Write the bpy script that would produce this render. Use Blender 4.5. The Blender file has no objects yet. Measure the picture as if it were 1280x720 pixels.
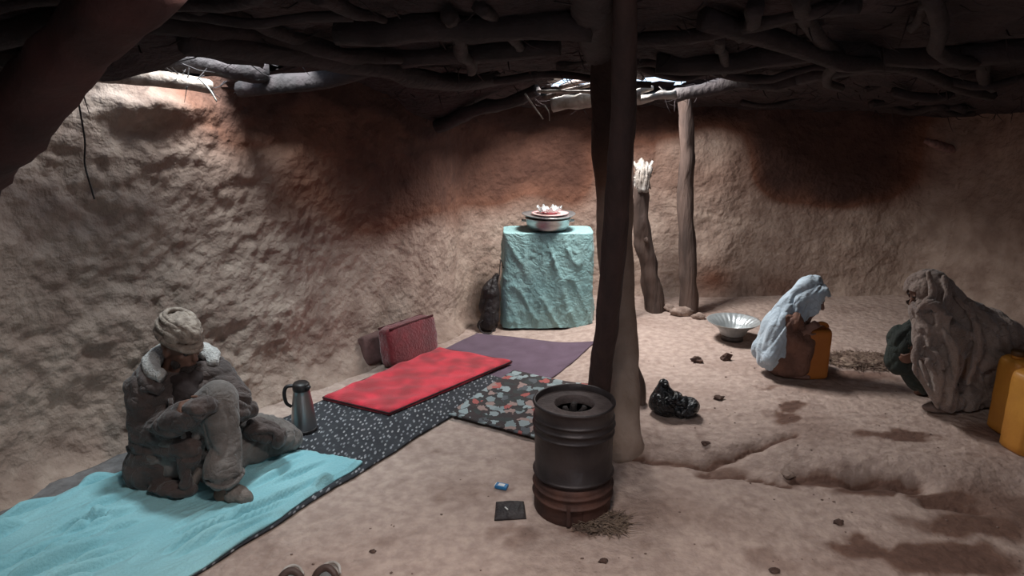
import bpy, bmesh, math, random
from mathutils import Vector, Matrix, noise
random.seed(7)
V = Vector
SC = bpy.context.scene
COL = SC.collection

# ------------------------------------------------------------------ camera
CAMH = 1.75
PITCH = math.atan(240/900)
cd = bpy.data.cameras.new('camera'); cam = bpy.data.objects.new('camera', cd); COL.objects.link(cam)
cam.location = (0, 0, CAMH); cam.rotation_euler = (math.pi/2-PITCH, 0, 0)
cd.sensor_width = 36; cd.lens = 900/1280*36; cd.clip_start = 0.05
SC.camera = cam

# ------------------------------------------------------------------ light
w = bpy.data.worlds.new('sky'); SC.world = w; w.use_nodes = True
w.node_tree.nodes['Background'].inputs[0].default_value = (0.62, 0.78, 1.0, 1)
w.node_tree.nodes['Background'].inputs[1].default_value = 2.0

def area(name, loc, aim, sx, sy, power, color, spread=180):
    l = bpy.data.lights.new(name, 'AREA'); l.shape = 'RECTANGLE'; l.size = sx; l.size_y = sy
    l.energy = power; l.color = color; l.spread = math.radians(spread)
    o = bpy.data.objects.new(name, l); COL.objects.link(o); o.location = loc
    o.rotation_euler = (V(aim)-V(loc)).to_track_quat('-Z', 'Y').to_euler()
    return o
area('roof_gap_daylight', (-1.20, 3.42, 2.42), (-1.55, 3.95, 0.7), 0.3, 0.3, 25, (0.86, 0.97, 1.0), 120)
area('roof_hole_daylight', (0.56, 4.98, 2.12), (0.85, 4.7, 0.0), 0.45, 0.35, 76, (1.0, 0.96, 0.92), 175)
area('unseen_hole_daylight', (0.05, 1.45, 2.6), (0.0, 2.6, 0.0), 0.4, 0.4, 50, (1.0, 0.90, 0.83), 170)  # roof hole out of view, placed for overhead fill
area('doorway_fill', (0.9, -1.75, 1.1), (0.6, 3.0, 0.7), 0.9, 1.7, 9, (1.0, 0.9, 0.84))  # unseen lamp added behind the camera as weak front fill
SC.view_settings.view_transform = 'Standard'; SC.view_settings.look = 'None'
SC.view_settings.gamma = 1; SC.view_settings.use_curve_mapping = False
SC.view_settings.exposure = -0.08

# ------------------------------------------------------------------ maths helpers
def fbm(p, o=3, h=0.5):
    a = 1; s = 0
    for i in range(o):
        s += a*noise.noise(p); p = p*2.03+V((7.1, 3.3, 1.7)); a *= h
    return s
def sstep(a, b, x):
    t = max(0, min(1, (x-a)/(b-a))); return t*t*(3-2*t)
CT, ST = math.cos(PITCH), math.sin(PITCH)
def ray(px, py):
    x = (px-640)/900; v = (360-py)/900
    return V((x, CT+v*ST, -ST+v*CT))
def P(px, py, Y):
    d = ray(px, py); return V((0, 0, CAMH))+d*(Y/d.y)
def segd(x, y, a, b):
    ax, ay = a; bx, by = b; dx, dy = bx-ax, by-ay
    t = max(0, min(1, ((x-ax)*dx+(y-ay)*dy)/(dx*dx+dy*dy)))
    return math.hypot(x-ax-dx*t, y-ay-dy*t)
# eroded gouges of the platform edge (world xy)
GOUGE = [((0.55, 3.26), (0.95, 3.20), .035, .018), ((0.95, 3.20), (1.25, 3.30), .03, .022), ((1.25, 3.30), (1.45, 3.38), .022, .016),
         ((1.35, 3.08), (1.62, 3.03), .05, .02), ((1.62, 3.05), (1.88, 3.0), .05, .03), ((1.85, 2.86), (2.05, 2.80), .04, .02), ((0.9, 3.12), (1.3, 3.02), .03, .012)]
def fz(x, y):
    n = noise.noise(V((x*1.3, y*1.3, 0)))
    d = y-(3.36-(x-.55)*.2)+.10*n+.05*noise.noise(V((x*5, y*5, 3)))
    z = .065*sstep(-.16, .10, d)*sstep(.30, .75, x)
    z += .012*n*sstep(.2, .7, x)+.006*noise.noise(V((x*4, y*4, 9)))
    z += .03*math.exp(-((x-.6)**2+(y-3.5)**2)/.03)      # mud around the pillar foot
    if x > .4 and y < 3.7:
        for a, b, r, dp in GOUGE:
            q = segd(x+.03*noise.noise(V((x*9, y*9, 1))), y+.03*noise.noise(V((x*9, y*9, 5))), a, b)
            z -= 1.7*dp*math.exp(-(q/r)**2)
    return z
def G(px, py):
    d = ray(px, py); z = 0
    for i in range(8):
        s = (CAMH-z)/-d.z; z = fz(d.x*s, d.y*s)
    return V((d.x*s, d.y*s, z))
def cz(x, y):
    z = 2.35-.11*y
    z -= .13*sstep(-1.0, -1.6, x)*sstep(2.4, 3.0, y)
    z -= .20*math.exp(-((x+.55)**2/.14+(y-5.15)**2/.12))
    z -= .10*sstep(2.0, 3.4, x)*sstep(3.5, 5, y)
    z -= .12*math.exp(-((y-2.78)/.22)**2)*sstep(-.75, -1.25, x)
    z += .05*noise.noise(V((x*1.7, y*1.7, 5)))
    return max(z, 1.35)
def CE(px, py, drop=.05):
    d = ray(px, py); s = .8
    while s < 7 and CAMH+s*d.z < cz(s*d.x, s*d.y)-drop: s += .02
    return V((0, 0, CAMH))+d*s

# ------------------------------------------------------------------ materials
MATS = {}
def mat(name, c1, c2=None, scale=8, rough=.9, bump=.3, bscale=40, metal=0, stretch=(1, 1, 1), sheen=0, det=6, dist=.02, trans=0, alpha=1, crumple=None):
    if name in MATS: return MATS[name]
    m = bpy.data.materials.new(name); m.use_nodes = True; nt = m.node_tree; N = nt.nodes; L = nt.links
    b = N['Principled BSDF']; b.inputs['Roughness'].default_value = rough; b.inputs['Metallic'].default_value = metal
    b.inputs['Sheen Weight'].default_value = sheen; b.inputs['Transmission Weight'].default_value = trans
    b.inputs['Alpha'].default_value = alpha
    tc = N.new('ShaderNodeTexCoord'); mp = N.new('ShaderNodeMapping'); mp.inputs['Scale'].default_value = stretch
    L.new(tc.outputs['Object'], mp.inputs[0])
    n = N.new('ShaderNodeTexNoise'); n.inputs['Scale'].default_value = scale; n.inputs['Detail'].default_value = det
    L.new(mp.outputs[0], n.inputs['Vector'])
    r = N.new('ShaderNodeValToRGB'); r.color_ramp.elements[0].position = .35; r.color_ramp.elements[1].position = .65
    c2 = c2 or tuple(x*.6 for x in c1)
    r.color_ramp.elements[0].color = (*c2, 1); r.color_ramp.elements[1].color = (*c1, 1)
    L.new(n.outputs[0], r.inputs[0]); L.new(r.outputs[0], b.inputs['Base Color'])
    n2 = N.new('ShaderNodeTexNoise'); n2.inputs['Scale'].default_value = bscale; n2.inputs['Detail'].default_value = 8
    L.new(mp.outputs[0], n2.inputs['Vector'])
    bp = N.new('ShaderNodeBump'); bp.inputs['Strength'].default_value = bump; bp.inputs['Distance'].default_value = dist
    L.new(n2.outputs[0], bp.inputs['Height']); L.new(bp.outputs[0], b.inputs['Normal'])
    if crumple:     # woven cloth creases: ridged noise under the fine weave
        cs, cd_ = crumple
        w_ = N.new('ShaderNodeTexNoise'); w_.inputs['Scale'].default_value = cs; w_.inputs['Detail'].default_value = 3; w_.inputs['Distortion'].default_value = .8
        L.new(tc.outputs['Object'], w_.inputs['Vector'])
        s1_ = N.new('ShaderNodeMath'); s1_.operation = 'SUBTRACT'; s1_.inputs[1].default_value = .5; L.new(w_.outputs[0], s1_.inputs[0])
        s2_ = N.new('ShaderNodeMath'); s2_.operation = 'ABSOLUTE'; L.new(s1_.outputs[0], s2_.inputs[0])
        s3_ = N.new('ShaderNodeMath'); s3_.operation = 'POWER'; s3_.inputs[1].default_value = .6; L.new(s2_.outputs[0], s3_.inputs[0])
        b2 = N.new('ShaderNodeBump'); b2.inputs['Strength'].default_value = 1; b2.inputs['Distance'].default_value = cd_
        L.new(s3_.outputs[0], b2.inputs['Height']); L.new(b2.outputs[0], bp.inputs['Normal'])
    MATS[name] = m
    return m
def attr_over(m, attr, colors):
    """mix the base colour through a mesh attribute that holds stains, smoke tone, and painted light and shade"""
    nt = m.node_tree; N = nt.nodes; L = nt.links; b = N['Principled BSDF']
    src = b.inputs['Base Color'].links[0].from_socket
    a = N.new('ShaderNodeAttribute'); a.attribute_name = attr
    r = N.new('ShaderNodeValToRGB'); el = r.color_ramp.elements
    el[0].position = 0; el[0].color = (1, 1, 1, 1); el[1].position = 1; el[1].color = (*colors[-1], 1)
    for i, c in enumerate(colors[:-1]):
        e = el.new((i+1)/len(colors)); e.color = (*c, 1)
    L.new(a.outputs['Fac'], r.inputs[0])
    mx = N.new('ShaderNodeMix'); mx.data_type = 'RGBA'; mx.blend_type = 'MULTIPLY'; mx.inputs[0].default_value = 1
    L.new(src, mx.inputs[6]); L.new(r.outputs[0], mx.inputs[7]); L.new(mx.outputs[2], b.inputs['Base Color'])
def spots(m, scale, stretch, colors, thr, jitter=.0, rot=0):
    """small printed motifs: voronoi cells coloured over the base"""
    nt = m.node_tree; N = nt.nodes; L = nt.links; b = N['Principled BSDF']
    src = b.inputs['Base Color'].links[0].from_socket
    tc = N.new('ShaderNodeTexCoord'); mp = N.new('ShaderNodeMapping'); mp.inputs['Scale'].default_value = stretch
    mp.inputs['Rotation'].default_value = (0, 0, rot)
    nz = N.new('ShaderNodeTexNoise'); nz.inputs['Scale'].default_value = scale*1.3
    L.new(tc.outputs['Object'], mp.inputs[0])
    ad = N.new('ShaderNodeMixRGB'); ad.blend_type = 'LINEAR_LIGHT'; ad.inputs[0].default_value = jitter
    L.new(mp.outputs[0], ad.inputs[1]); L.new(nz.outputs['Color'], ad.inputs[2]); L.new(mp.outputs[0], nz.inputs['Vector'])
    vo = N.new('ShaderNodeTexVoronoi'); vo.voronoi_dimensions = '2D'; vo.inputs['Scale'].default_value = scale
    L.new(ad.outputs[0], vo.inputs['Vector'])
    lt = N.new('ShaderNodeMath'); lt.operation = 'LESS_THAN'; lt.inputs[1].default_value = thr
    L.new(vo.outputs['Distance'], lt.inputs[0])
    sx = N.new('ShaderNodeSeparateColor'); L.new(vo.outputs['Color'], sx.inputs[0])
    r = N.new('ShaderNodeValToRGB'); r.color_ramp.interpolation = 'CONSTANT'; el = r.color_ramp.elements
    el[0].color = (*colors[0], 1); el[1].position = 1/len(colors); el[1].color = (*colors[1 % len(colors)], 1)
    for i, c in enumerate(colors[2:]): e = el.new((i+2)/len(colors)); e.color = (*c, 1)
    L.new(sx.outputs[0], r.inputs[0])
    mx = N.new('ShaderNodeMix'); mx.data_type = 'RGBA'
    L.new(lt.outputs[0], mx.inputs[0]); L.new(src, mx.inputs[6]); L.new(r.outputs[0], mx.inputs[7]); L.new(mx.outputs[2], b.inputs['Base Color'])

M_wall = mat('mud_wall', (.44, .335, .275), (.29, .205, .165), 7, .95, .9, 22, dist=.028, det=8)
attr_over(M_wall, 'soot_shade', [(.42, .24, .18), (.15, .092, .085)])
M_floor = mat('mud_floor', (.50, .385, .33), (.37, .275, .235), 22, .95, .8, 24, dist=.022, det=9)
attr_over(M_floor, 'stain_shade', [(.36, .26, .22), (.16, .10, .085)])
M_soot = mat('sooty_brushwood', (.045, .026, .027), (.022, .013, .014), 6, .95, 1, 30, dist=.05)
M_beam = mat('smoked_wood', (.032, .020, .021), (.018, .012, .012), 8, .85, .6, 30, stretch=(1, 1, 1))
M_pole = mat('dark_pole_wood', (.060, .032, .028), (.028, .015, .014), 12, .75, .6, 30, stretch=(1, 1, .2))
M_wood = mat('weathered_wood', (.125, .082, .066), (.05, .032, .026), 14, .85, .8, 40, stretch=(1, 1, .15))
M_pale = mat('pale_bare_wood', (.42, .39, .36), (.24, .20, .17), 14, .8, .5, 40)
M_pillar = mat('plastered_pillar', (.36, .27, .22), (.24, .17, .13), 6, .95, .5, 24, dist=.03)
attr_over(M_pillar, 'soot_shade', [(.55, .36, .28), (.10, .062, .058)])
M_stone = mat('dusty_stone', (.40, .31, .26), (.24, .17, .14), 12, .95, .6, 40)
M_clod = mat('dark_clod', (.13, .075, .055), (.06, .035, .03), 14, .95, .6, 40)

# ------------------------------------------------------------------ object helpers
WL = {}
def tag(o, label, cat, group=None):
    o['label'] = label; o['category'] = cat
    if group: o['group'] = group
    return o
def thing(name, label, cat, loc, group=None):
    o = bpy.data.objects.new(name, None); o.empty_display_size = .1; COL.objects.link(o)
    o.location = loc; WL[o.name] = V(loc); tag(o, label, cat, group); return o
def mk(name, verts, faces, m, parent=None, smooth=True, mats2=None, attrs=None):
    me = bpy.data.meshes.new(name)
    verts = [V(v) for v in verts]
    if parent is not None: off = WL[parent.name]
    else:
        off = V((sum(v.x for v in verts)/len(verts), sum(v.y for v in verts)/len(verts), min(v.z for v in verts)))
    me.from_pydata([v-off for v in verts], [], faces)
    if smooth: me.polygons.foreach_set('use_smooth', [True]*len(me.polygons))
    me.materials.append(m)
    if attrs:
        for k, vals in attrs.items():
            a = me.attributes.new(k, 'FLOAT', 'POINT'); a.data.foreach_set('value', vals)
    me.update()
    o = bpy.data.objects.new(name, me); COL.objects.link(o)
    if parent is not None: o.parent = parent; WL[o.name] = off
    else: o.location = off; WL[o.name] = off
    return o
def struct(o): o['kind'] = 'structure'; return o
class Geo:
    def __init__(s): s.v = []; s.f = []
    def add(s, vf):
        n = len(s.v); s.v += [V(a) for a in vf[0]]; s.f += [tuple(i+n for i in f) for f in vf[1]]; return s
    def mk(s, name, m, parent=None, smooth=True, **k): return mk(name, s.v, s.f, m, parent, smooth, **k)
def frame(d):
    d = d.normalized(); a = V((0, 0, 1)) if abs(d.z) < .9 else V((1, 0, 0))
    x = d.cross(a).normalized(); return x, d.cross(x).normalized()
def resample(pts, n):
    """catmull-rom through pts"""
    pts = [V(p) for p in pts]; q = [pts[0]*2-pts[1]]+pts+[pts[-1]*2-pts[-2]]; out = []
    for i in range(n):
        t = i/(n-1)*(len(pts)-1); k = min(int(t), len(pts)-2); t -= k
        a, b, c, d = q[k:k+4]
        out.append(.5*((2*b)+(c-a)*t+(2*a-5*b+4*c-d)*t*t+(3*b-a-3*c+d)*t*t*t))
    return out
def tube(pts, radii, seg=10, rough=0, rs=8, cap=True, n=None, sq=1):
    n = n or max(len(pts), 2)
    P_ = resample(pts, n) if n != len(pts) else [V(p) for p in pts]
    verts = []; faces = []; x = None
    for i, p in enumerate(P_):
        d = (P_[min(i+1, n-1)]-P_[max(i-1, 0)])
        if x is None: x, y = frame(d)
        else:
            d.normalize(); x = (x-d*x.dot(d)).normalized(); y = d.cross(x)
        t = i/(n-1)*(len(radii)-1); k = min(int(t), len(radii)-2) if len(radii) > 1 else 0
        r = radii[k]+(radii[k+1]-radii[k])*(t-k) if len(radii) > 1 else radii[0]
        for j in range(seg):
            a = 2*math.pi*j/seg; q = x*math.cos(a)+y*math.sin(a)*sq
            rr = r*(1+rough*fbm(p*rs+q*1.2, 2)) if rough else r
            verts.append(p+q*rr)
    for i in range(n-1):
        for j in range(seg):
            a = i*seg+j; b = i*seg+(j+1) % seg; faces.append((a, b, b+seg, a+seg))
    if cap: faces.append(tuple(range(seg))[::-1]); faces.append(tuple((n-1)*seg+j for j in range(seg)))
    return verts, faces
def lathe(prof, c, seg=32, wob=None, axis=None):
    """prof list of (r,z)"""
    verts = []; faces = []; c = V(c)
    for i, (r, z) in enumerate(prof):
        for j in range(seg):
            a = 2*math.pi*j/seg; rr, zz = (wob(r, z, a) if wob else (r, z))
            v = V((rr*math.cos(a), rr*math.sin(a), zz))
            if axis is not None: v = axis @ v
            verts.append(c+v)
    for i in range(len(prof)-1):
        for j in range(seg):
            a = i*seg+j; b = i*seg+(j+1) % seg; faces.append((a, b, b+seg, a+seg))
    if prof[0][0] > 1e-5: faces.append(tuple(range(seg))[::-1])
    if prof[-1][0] > 1e-5: faces.append(tuple((len(prof)-1)*seg+j for j in range(seg)))
    return verts, faces
def box(c, s, rot=None, bev=0):
    bm = bmesh.new(); bmesh.ops.create_cube(bm, size=1)
    for v in bm.verts: v.co = V((v.co.x*s[0], v.co.y*s[1], v.co.z*s[2]))
    if bev: bmesh.ops.bevel(bm, geom=list(bm.edges), offset=bev, segments=2, affect='EDGES', profile=.6)
    R = rot or Matrix.Identity(3); vs = [V(c)+R @ v.co for v in bm.verts]
    bm.verts.index_update(); fs = [tuple(v.index for v in f.verts) for f in bm.faces]; bm.free(); return vs, fs
def ico(c, r, sub=2, rough=0, rs=6, seed=0, rot=None):
    bm = bmesh.new(); bmesh.ops.create_icosphere(bm, subdivisions=sub, radius=1)
    rr = r if hasattr(r, '__len__') else (r, r, r); R = rot or Matrix.Identity(3); vs = []
    for v in bm.verts:
        k = 1+(rough*fbm(v.co*1.3+V((seed, seed*.7, 0)), 3) if rough else 0)
        vs.append(V(c)+R @ V((v.co.x*rr[0]*k, v.co.y*rr[1]*k, v.co.z*rr[2]*k)))
    bm.verts.index_update(); fs = [tuple(v.index for v in f.verts) for f in bm.faces]; bm.free(); return vs, fs
def sheet(corners, nx, ny, off, thick, disp, edge=None):
    """cloth lying on the floor: corners a b c d (u: a->b, v: a->d)"""
    a, b, c, d = [V((q[0], q[1], 0)) for q in corners]; top = []; bot = []
    for j in range(ny+1):
        for i in range(nx+1):
            u, v = i/nx, j/ny
            p = a*(1-u)*(1-v)+b*u*(1-v)+c*u*v+d*(1-u)*v
            e = .008*noise.noise(p*5)+(edge(u, v) if edge else 0)
            p = p+V((e, -e, 0))
            z = fz(p.x, p.y)+off; top.append(V((p.x, p.y, z+thick+disp(u, v, p.x, p.y)))); bot.append(V((p.x, p.y, z)))
    n = len(top); W = nx+1; f = []
    for j in range(ny):
        for i in range(nx):
            k = j*W+i; f.append((k, k+1, k+1+W, k+W)); f.append((n+k, n+k+W, n+k+1+W, n+k+1))
    for i in range(nx):
        f.append((i+1, i, n+i, n+i+1)); k = ny*W+i; f.append((k, k+1, n+k+1, n+k))
    for j in range(ny):
        k = j*W; f.append((k, k+W, n+k+W, n+k)); k = j*W+nx; f.append((k+W, k, n+k, n+k+W))
    return top+bot, f
# blob: union of ellipsoids / tapered capsules, one continuous surface
def capsule(p0, p1, r0, r1, seg=14):
    p0, p1 = V(p0), V(p1); d = p1-p0; L = max(d.length, 1e-4); x, y = frame(d); d = d/L; vs = []; fs = []
    rings = []
    for k in range(1, 5): a = -math.pi/2+k*math.pi/8; rings.append((r0*math.sin(a), r0*math.cos(a)))
    for k in range(0, 4): a = k*math.pi/8; rings.append((L+r1*math.sin(a), r1*math.cos(a)))
    vs.append(p0-d*r0)
    for (h, r) in rings:
        for j in range(seg): a = 2*math.pi*j/seg; vs.append(p0+d*h+(x*math.cos(a)+y*math.sin(a))*r)
    vs.append(p1+d*r1); n = len(rings)
    for j in range(seg): fs.append((0, 1+(j+1) % seg, 1+j))
    for i in range(n-1):
        for j in range(seg): a = 1+i*seg+j; b = 1+i*seg+(j+1) % seg; fs.append((a, b, b+seg, a+seg))
    e = len(vs)-1
    for j in range(seg): fs.append((1+(n-1)*seg+j, 1+(n-1)*seg+(j+1) % seg, e))
    return vs, fs
def blob(name, prims, vox, m, parent, smooth=4, deform=None, cut=None):
    g = Geo()
    for p in prims:
        if p[0] == 'c': g.add(capsule(*p[1:5]))
        else: g.add(ico(p[1], p[2], 3, rot=p[3] if len(p) > 3 else None))
    me = bpy.data.meshes.new('t'); me.from_pydata(g.v, [], g.f)
    o = bpy.data.objects.new('t', me); COL.objects.link(o)
    r = o.modifiers.new('r', 'REMESH'); r.mode = 'VOXEL'; r.voxel_size = vox
    if smooth:
        s = o.modifiers.new('s', 'SMOOTH'); s.iterations = smooth; s.factor = .6
    dg = bpy.context.evaluated_depsgraph_get(); dg.update(); e = bpy.data.meshes.new_from_object(o.evaluated_get(dg))
    vs = [v.co.copy() for v in e.vertices]
    if deform:
        ns = [v.normal.copy() for v in e.vertices]; vs = [v+n*deform(v, n) for v, n in zip(vs, ns)]
    fs = [tuple(p.vertices) for p in e.polygons]
    if cut:
        keep = [not cut(v) for v in vs]; fs = [f for f in fs if all(keep[i] for i in f)]
        idx = {}; nv = []
        nf = []
        for f in fs:
            q = []
            for i in f:
                if i not in idx: idx[i] = len(nv); nv.append(vs[i])
                q.append(idx[i])
            nf.append(tuple(q))
        vs, fs = nv, nf
    bpy.data.objects.remove(o); bpy.data.meshes.remove(me); bpy.data.meshes.remove(e)
    return mk(name, vs, fs, m, parent)
def folds(dirv, amp, freq=14, along=3, seed=0, fine=.35):
    """sharp-edged creases that run along dirv, with soft swelling between them"""
    d = V(dirv).normalized(); x, y = frame(d)
    def f(p, n):
        w_ = V((noise.noise(p*5+V((seed, 0, 0))), noise.noise(p*5+V((0, seed, 5))), noise.noise(p*5+V((9, 0, seed)))))*.05
        q = p+w_; k = V((q.dot(x)*freq*.8, q.dot(y)*freq*.8, q.dot(d)*along+seed))
        a = noise.noise(k); b = noise.noise(k*2.0+V((3, 3, 3))); m_ = .4+.9*max(0, noise.noise(p*4+V((0, 5, seed)))+.35)
        return 1.7*amp*m_*(.5-1.3*math.exp(-abs(a)/.2)+fine*(.5-1.3*math.exp(-abs(b)/.22))+.7*a)
    return f
def cr(q, w_=.11): return math.exp(-abs(noise.noise(q))/w_)
# ------------------------------------------------------------------ floor
def axis(a, b, fine0, fine1, fs, cs):
    out = [a]; x = a
    while x < b: x += fs if fine0 <= x < fine1 else cs; out.append(x)
    return out
xs = axis(-3.9, 4.5, -2.4, 3.9, .024, .1); ys = axis(-2.2, 6.6, 2.2, 6.1, .024, .1)
STAIN_SHADE = []
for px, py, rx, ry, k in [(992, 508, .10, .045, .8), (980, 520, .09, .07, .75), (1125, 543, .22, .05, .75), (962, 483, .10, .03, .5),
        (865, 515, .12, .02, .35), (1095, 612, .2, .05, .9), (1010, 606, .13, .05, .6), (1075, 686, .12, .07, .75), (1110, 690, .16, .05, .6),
        (1190, 700, .30, .12, .8), (1215, 655, .26, .10, .65), (1150, 655, .08, .06, .5), (1180, 625, .16, .05, .75), (1060, 470, .32, .09, .5),  # last ellipse paints the child's cast shadow on the floor
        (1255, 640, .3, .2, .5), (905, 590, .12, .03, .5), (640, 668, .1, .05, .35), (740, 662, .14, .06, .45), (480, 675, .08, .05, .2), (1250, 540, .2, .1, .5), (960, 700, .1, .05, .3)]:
    g = G(px, py); STAIN_SHADE.append((g.x, g.y, rx, ry, k))
def stain_shade(x, y):
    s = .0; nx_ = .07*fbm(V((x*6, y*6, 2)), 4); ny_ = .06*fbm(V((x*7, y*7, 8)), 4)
    for a, b, rx, ry, k in STAIN_SHADE:
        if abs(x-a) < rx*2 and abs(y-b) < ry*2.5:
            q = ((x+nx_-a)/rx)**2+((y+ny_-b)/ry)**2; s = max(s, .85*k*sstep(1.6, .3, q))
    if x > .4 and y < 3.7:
        for a, b, r, dp in GOUGE:  # gouge beds toned darker
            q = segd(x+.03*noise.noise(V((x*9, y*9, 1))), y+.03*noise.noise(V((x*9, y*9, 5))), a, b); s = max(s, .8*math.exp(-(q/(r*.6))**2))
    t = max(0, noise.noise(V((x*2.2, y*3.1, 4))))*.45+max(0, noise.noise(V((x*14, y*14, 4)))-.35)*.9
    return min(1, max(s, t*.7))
vv = []; st = []
for y in ys:
    for x in xs:
        z = fz(x, y)
        if 2.2 < y: z += .004*fbm(V((x*16, y*16, 0)), 2)
        vv.append((x, y, z)); st.append(stain_shade(x, y) if y > 2.1 and x > -2.5 else .1)
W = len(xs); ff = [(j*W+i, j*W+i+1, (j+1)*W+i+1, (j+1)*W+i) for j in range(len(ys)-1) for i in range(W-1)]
floor = struct(mk('floor', vv, ff, M_floor, attrs={'stain_shade': st}))

# ------------------------------------------------------------------ walls
poly = [(-3.7, -1.9), (-3.5, .2), (-3.1, 1.6), (-2.36, 2.68), (-2.06, 3.22), (-1.62, 3.75), (-1.12, 4.45), (-.55, 5.15), (-.32, 5.72), (.25, 6.03), (1.0, 6.12),
        (1.8, 6.1), (2.9, 6.12), (3.65, 5.95), (3.95, 5.2), (4.05, 3.6), (4.1, 1.5), (4.0, -1.9)]
ALLP = resample([V((a, b, 0)) for a, b in poly], (len(poly)-1)*40+1)
GAPC = (-1.85, 3.35)
def soot_shade(x, y, z, left):
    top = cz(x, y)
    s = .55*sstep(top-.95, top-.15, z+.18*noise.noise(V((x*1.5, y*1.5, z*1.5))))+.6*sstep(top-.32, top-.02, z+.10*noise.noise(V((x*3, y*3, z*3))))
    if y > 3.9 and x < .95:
        s = max(s, (1.0*.8*sstep(.66, 1.12, z+.14*noise.noise(V((x*2, y*2, z*2)))))*sstep(3.9, 4.7, y)*sstep(.95, .5, x))  # upper wall toned darker behind the table
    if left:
        g = math.exp(-((x-GAPC[0])**2+(y-GAPC[1])**2)/.30); s *= 1-.95*g  # smoke tone thinned to paint the light below the roof gap
        s = max(s, .5*math.exp(-((x+1.25)**2+(y-4.3)**2)/.12)*sstep(.8, 1.2, z))  # painted shade on the far part of the left wall
        s = max(s, .9*sstep(-2.05, -2.6, x)*sstep(1.0, 1.5, z))  # smoke darkening plus painted beam shadow at the upper left
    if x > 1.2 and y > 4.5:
        s *= 1-.9*math.exp(-((x-1.62)/.36)**2-((z-1.34)/.19)**2)  # paler patch painted as light falling on the back wall
        q = ((x-2.86)/1.12)**2+((z-1.62)/.86)**2+.45*noise.noise(V((x*2, y, z*2))); s = max(s, .97*sstep(1.15, .55, q))  # large darker ellipse on the right of the back wall
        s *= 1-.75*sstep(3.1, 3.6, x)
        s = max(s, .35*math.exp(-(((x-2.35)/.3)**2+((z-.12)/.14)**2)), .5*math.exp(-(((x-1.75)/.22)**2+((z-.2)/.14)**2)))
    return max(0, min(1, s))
def wall(name, i0, i1, res, amp, left=False):
    pts = ALLP[i0*40:i1*40+3]
    L = [0]
    for a, b in zip(pts, pts[1:]): L.append(L[-1]+(b-a).length)
    amp0 = amp
    nu = int(L[-1]/res)+1; nzv = 124
    vs = []; so = []; k = 0
    for iu in range(nu+1):
        t = L[-1]*iu/nu
        while k < len(L)-2 and L[k+1] < t: k += 1
        p = pts[k].lerp(pts[k+1], (t-L[k])/(L[k+1]-L[k])); kk = max(0, i0*40+k-6); k2 = min(len(ALLP)-1, i0*40+k+7)
        d = (ALLP[k2]-ALLP[kk]).normalized()
        amp = .5+(amp0-.5)*sstep(0, .5, min(t if i0 else 9, L[-1]-t if i1 < 17 else 9))
        if left: amp *= 1-.6*sstep(3.9, 4.9, p.y)*sstep(.0, .2, L[-1]-t)
        nrm = V((d.y, -d.x, 0))
        top = cz(p.x, p.y)+.07
        if left: top = top-.11*math.exp(-((p.x-GAPC[0])**2+(p.y-GAPC[1])**2)/.12)
        for iz in range(nzv+1):
            z = -.05+(top+.05)*iz/nzv; q = V((p.x, p.y, z))
            e = .07*noise.noise(q*1.4)+.025*noise.noise(q*4)
            ridge = 1-abs(noise.noise(V((q.x*5+q.z*4, q.y*5, q.z*9-q.x*4))))*2
            e += amp*(.002*ridge+.016*noise.noise(V((q.x*7, q.y*7, q.z*10)))*(.4+abs(noise.noise(q*2.3))*2)+.009*noise.noise(q*24)+.006*abs(noise.noise(q*38)))
            dd, _ = noise.voronoi(q*12); e += amp*.026*max(0, .55-dd[0])*(1 if noise.noise(q*3) > -.1 else .2)
            e += .13*math.exp(-max(z, 0)/.09)-.02
            if left:   # overhanging lump below the roof gap
                e += .10*math.exp(-((p.x+1.72)**2+(p.y-3.62)**2)/.05)*math.exp(-((z-1.70)/.07)**2)
            vs.append(q+nrm*e+V((0, 0, .02*noise.noise(q*6)))); so.append(soot_shade(q.x, q.y, z, left))
    H = nzv+1; fs = [(i*H+j, (i+1)*H+j, (i+1)*H+j+1, i*H+j+1) for i in range(nu) for j in range(nzv)]
    return struct(mk(name, vs, fs, M_wall, attrs={'soot_shade': so}))
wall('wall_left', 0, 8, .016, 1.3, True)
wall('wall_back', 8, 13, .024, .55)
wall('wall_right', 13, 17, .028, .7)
# wall behind the camera with its doorway
fr = Geo()
for x0, x1, z0, z1 in [(-3.9, .4, -.05, 2.75), (1.4, 4.3, -.05, 2.75), (.4, 1.4, 1.95, 2.75)]:
    fr.add(box(((x0+x1)/2, -1.65, (z0+z1)/2), (x1-x0, .2, z1-z0)))
mw = fr.mk('wall_front', M_wall, smooth=False); struct(mw)
tr = Geo()
for x in (.43, 1.37): tr.add(box((x, -1.65, .97), (.06, .24, 1.94), bev=.006))
tr.add(box((.9, -1.65, 1.92), (1.0, .24, .07), bev=.006)); struct(tr.mk('door_1', M_wood, smooth=False))

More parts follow.
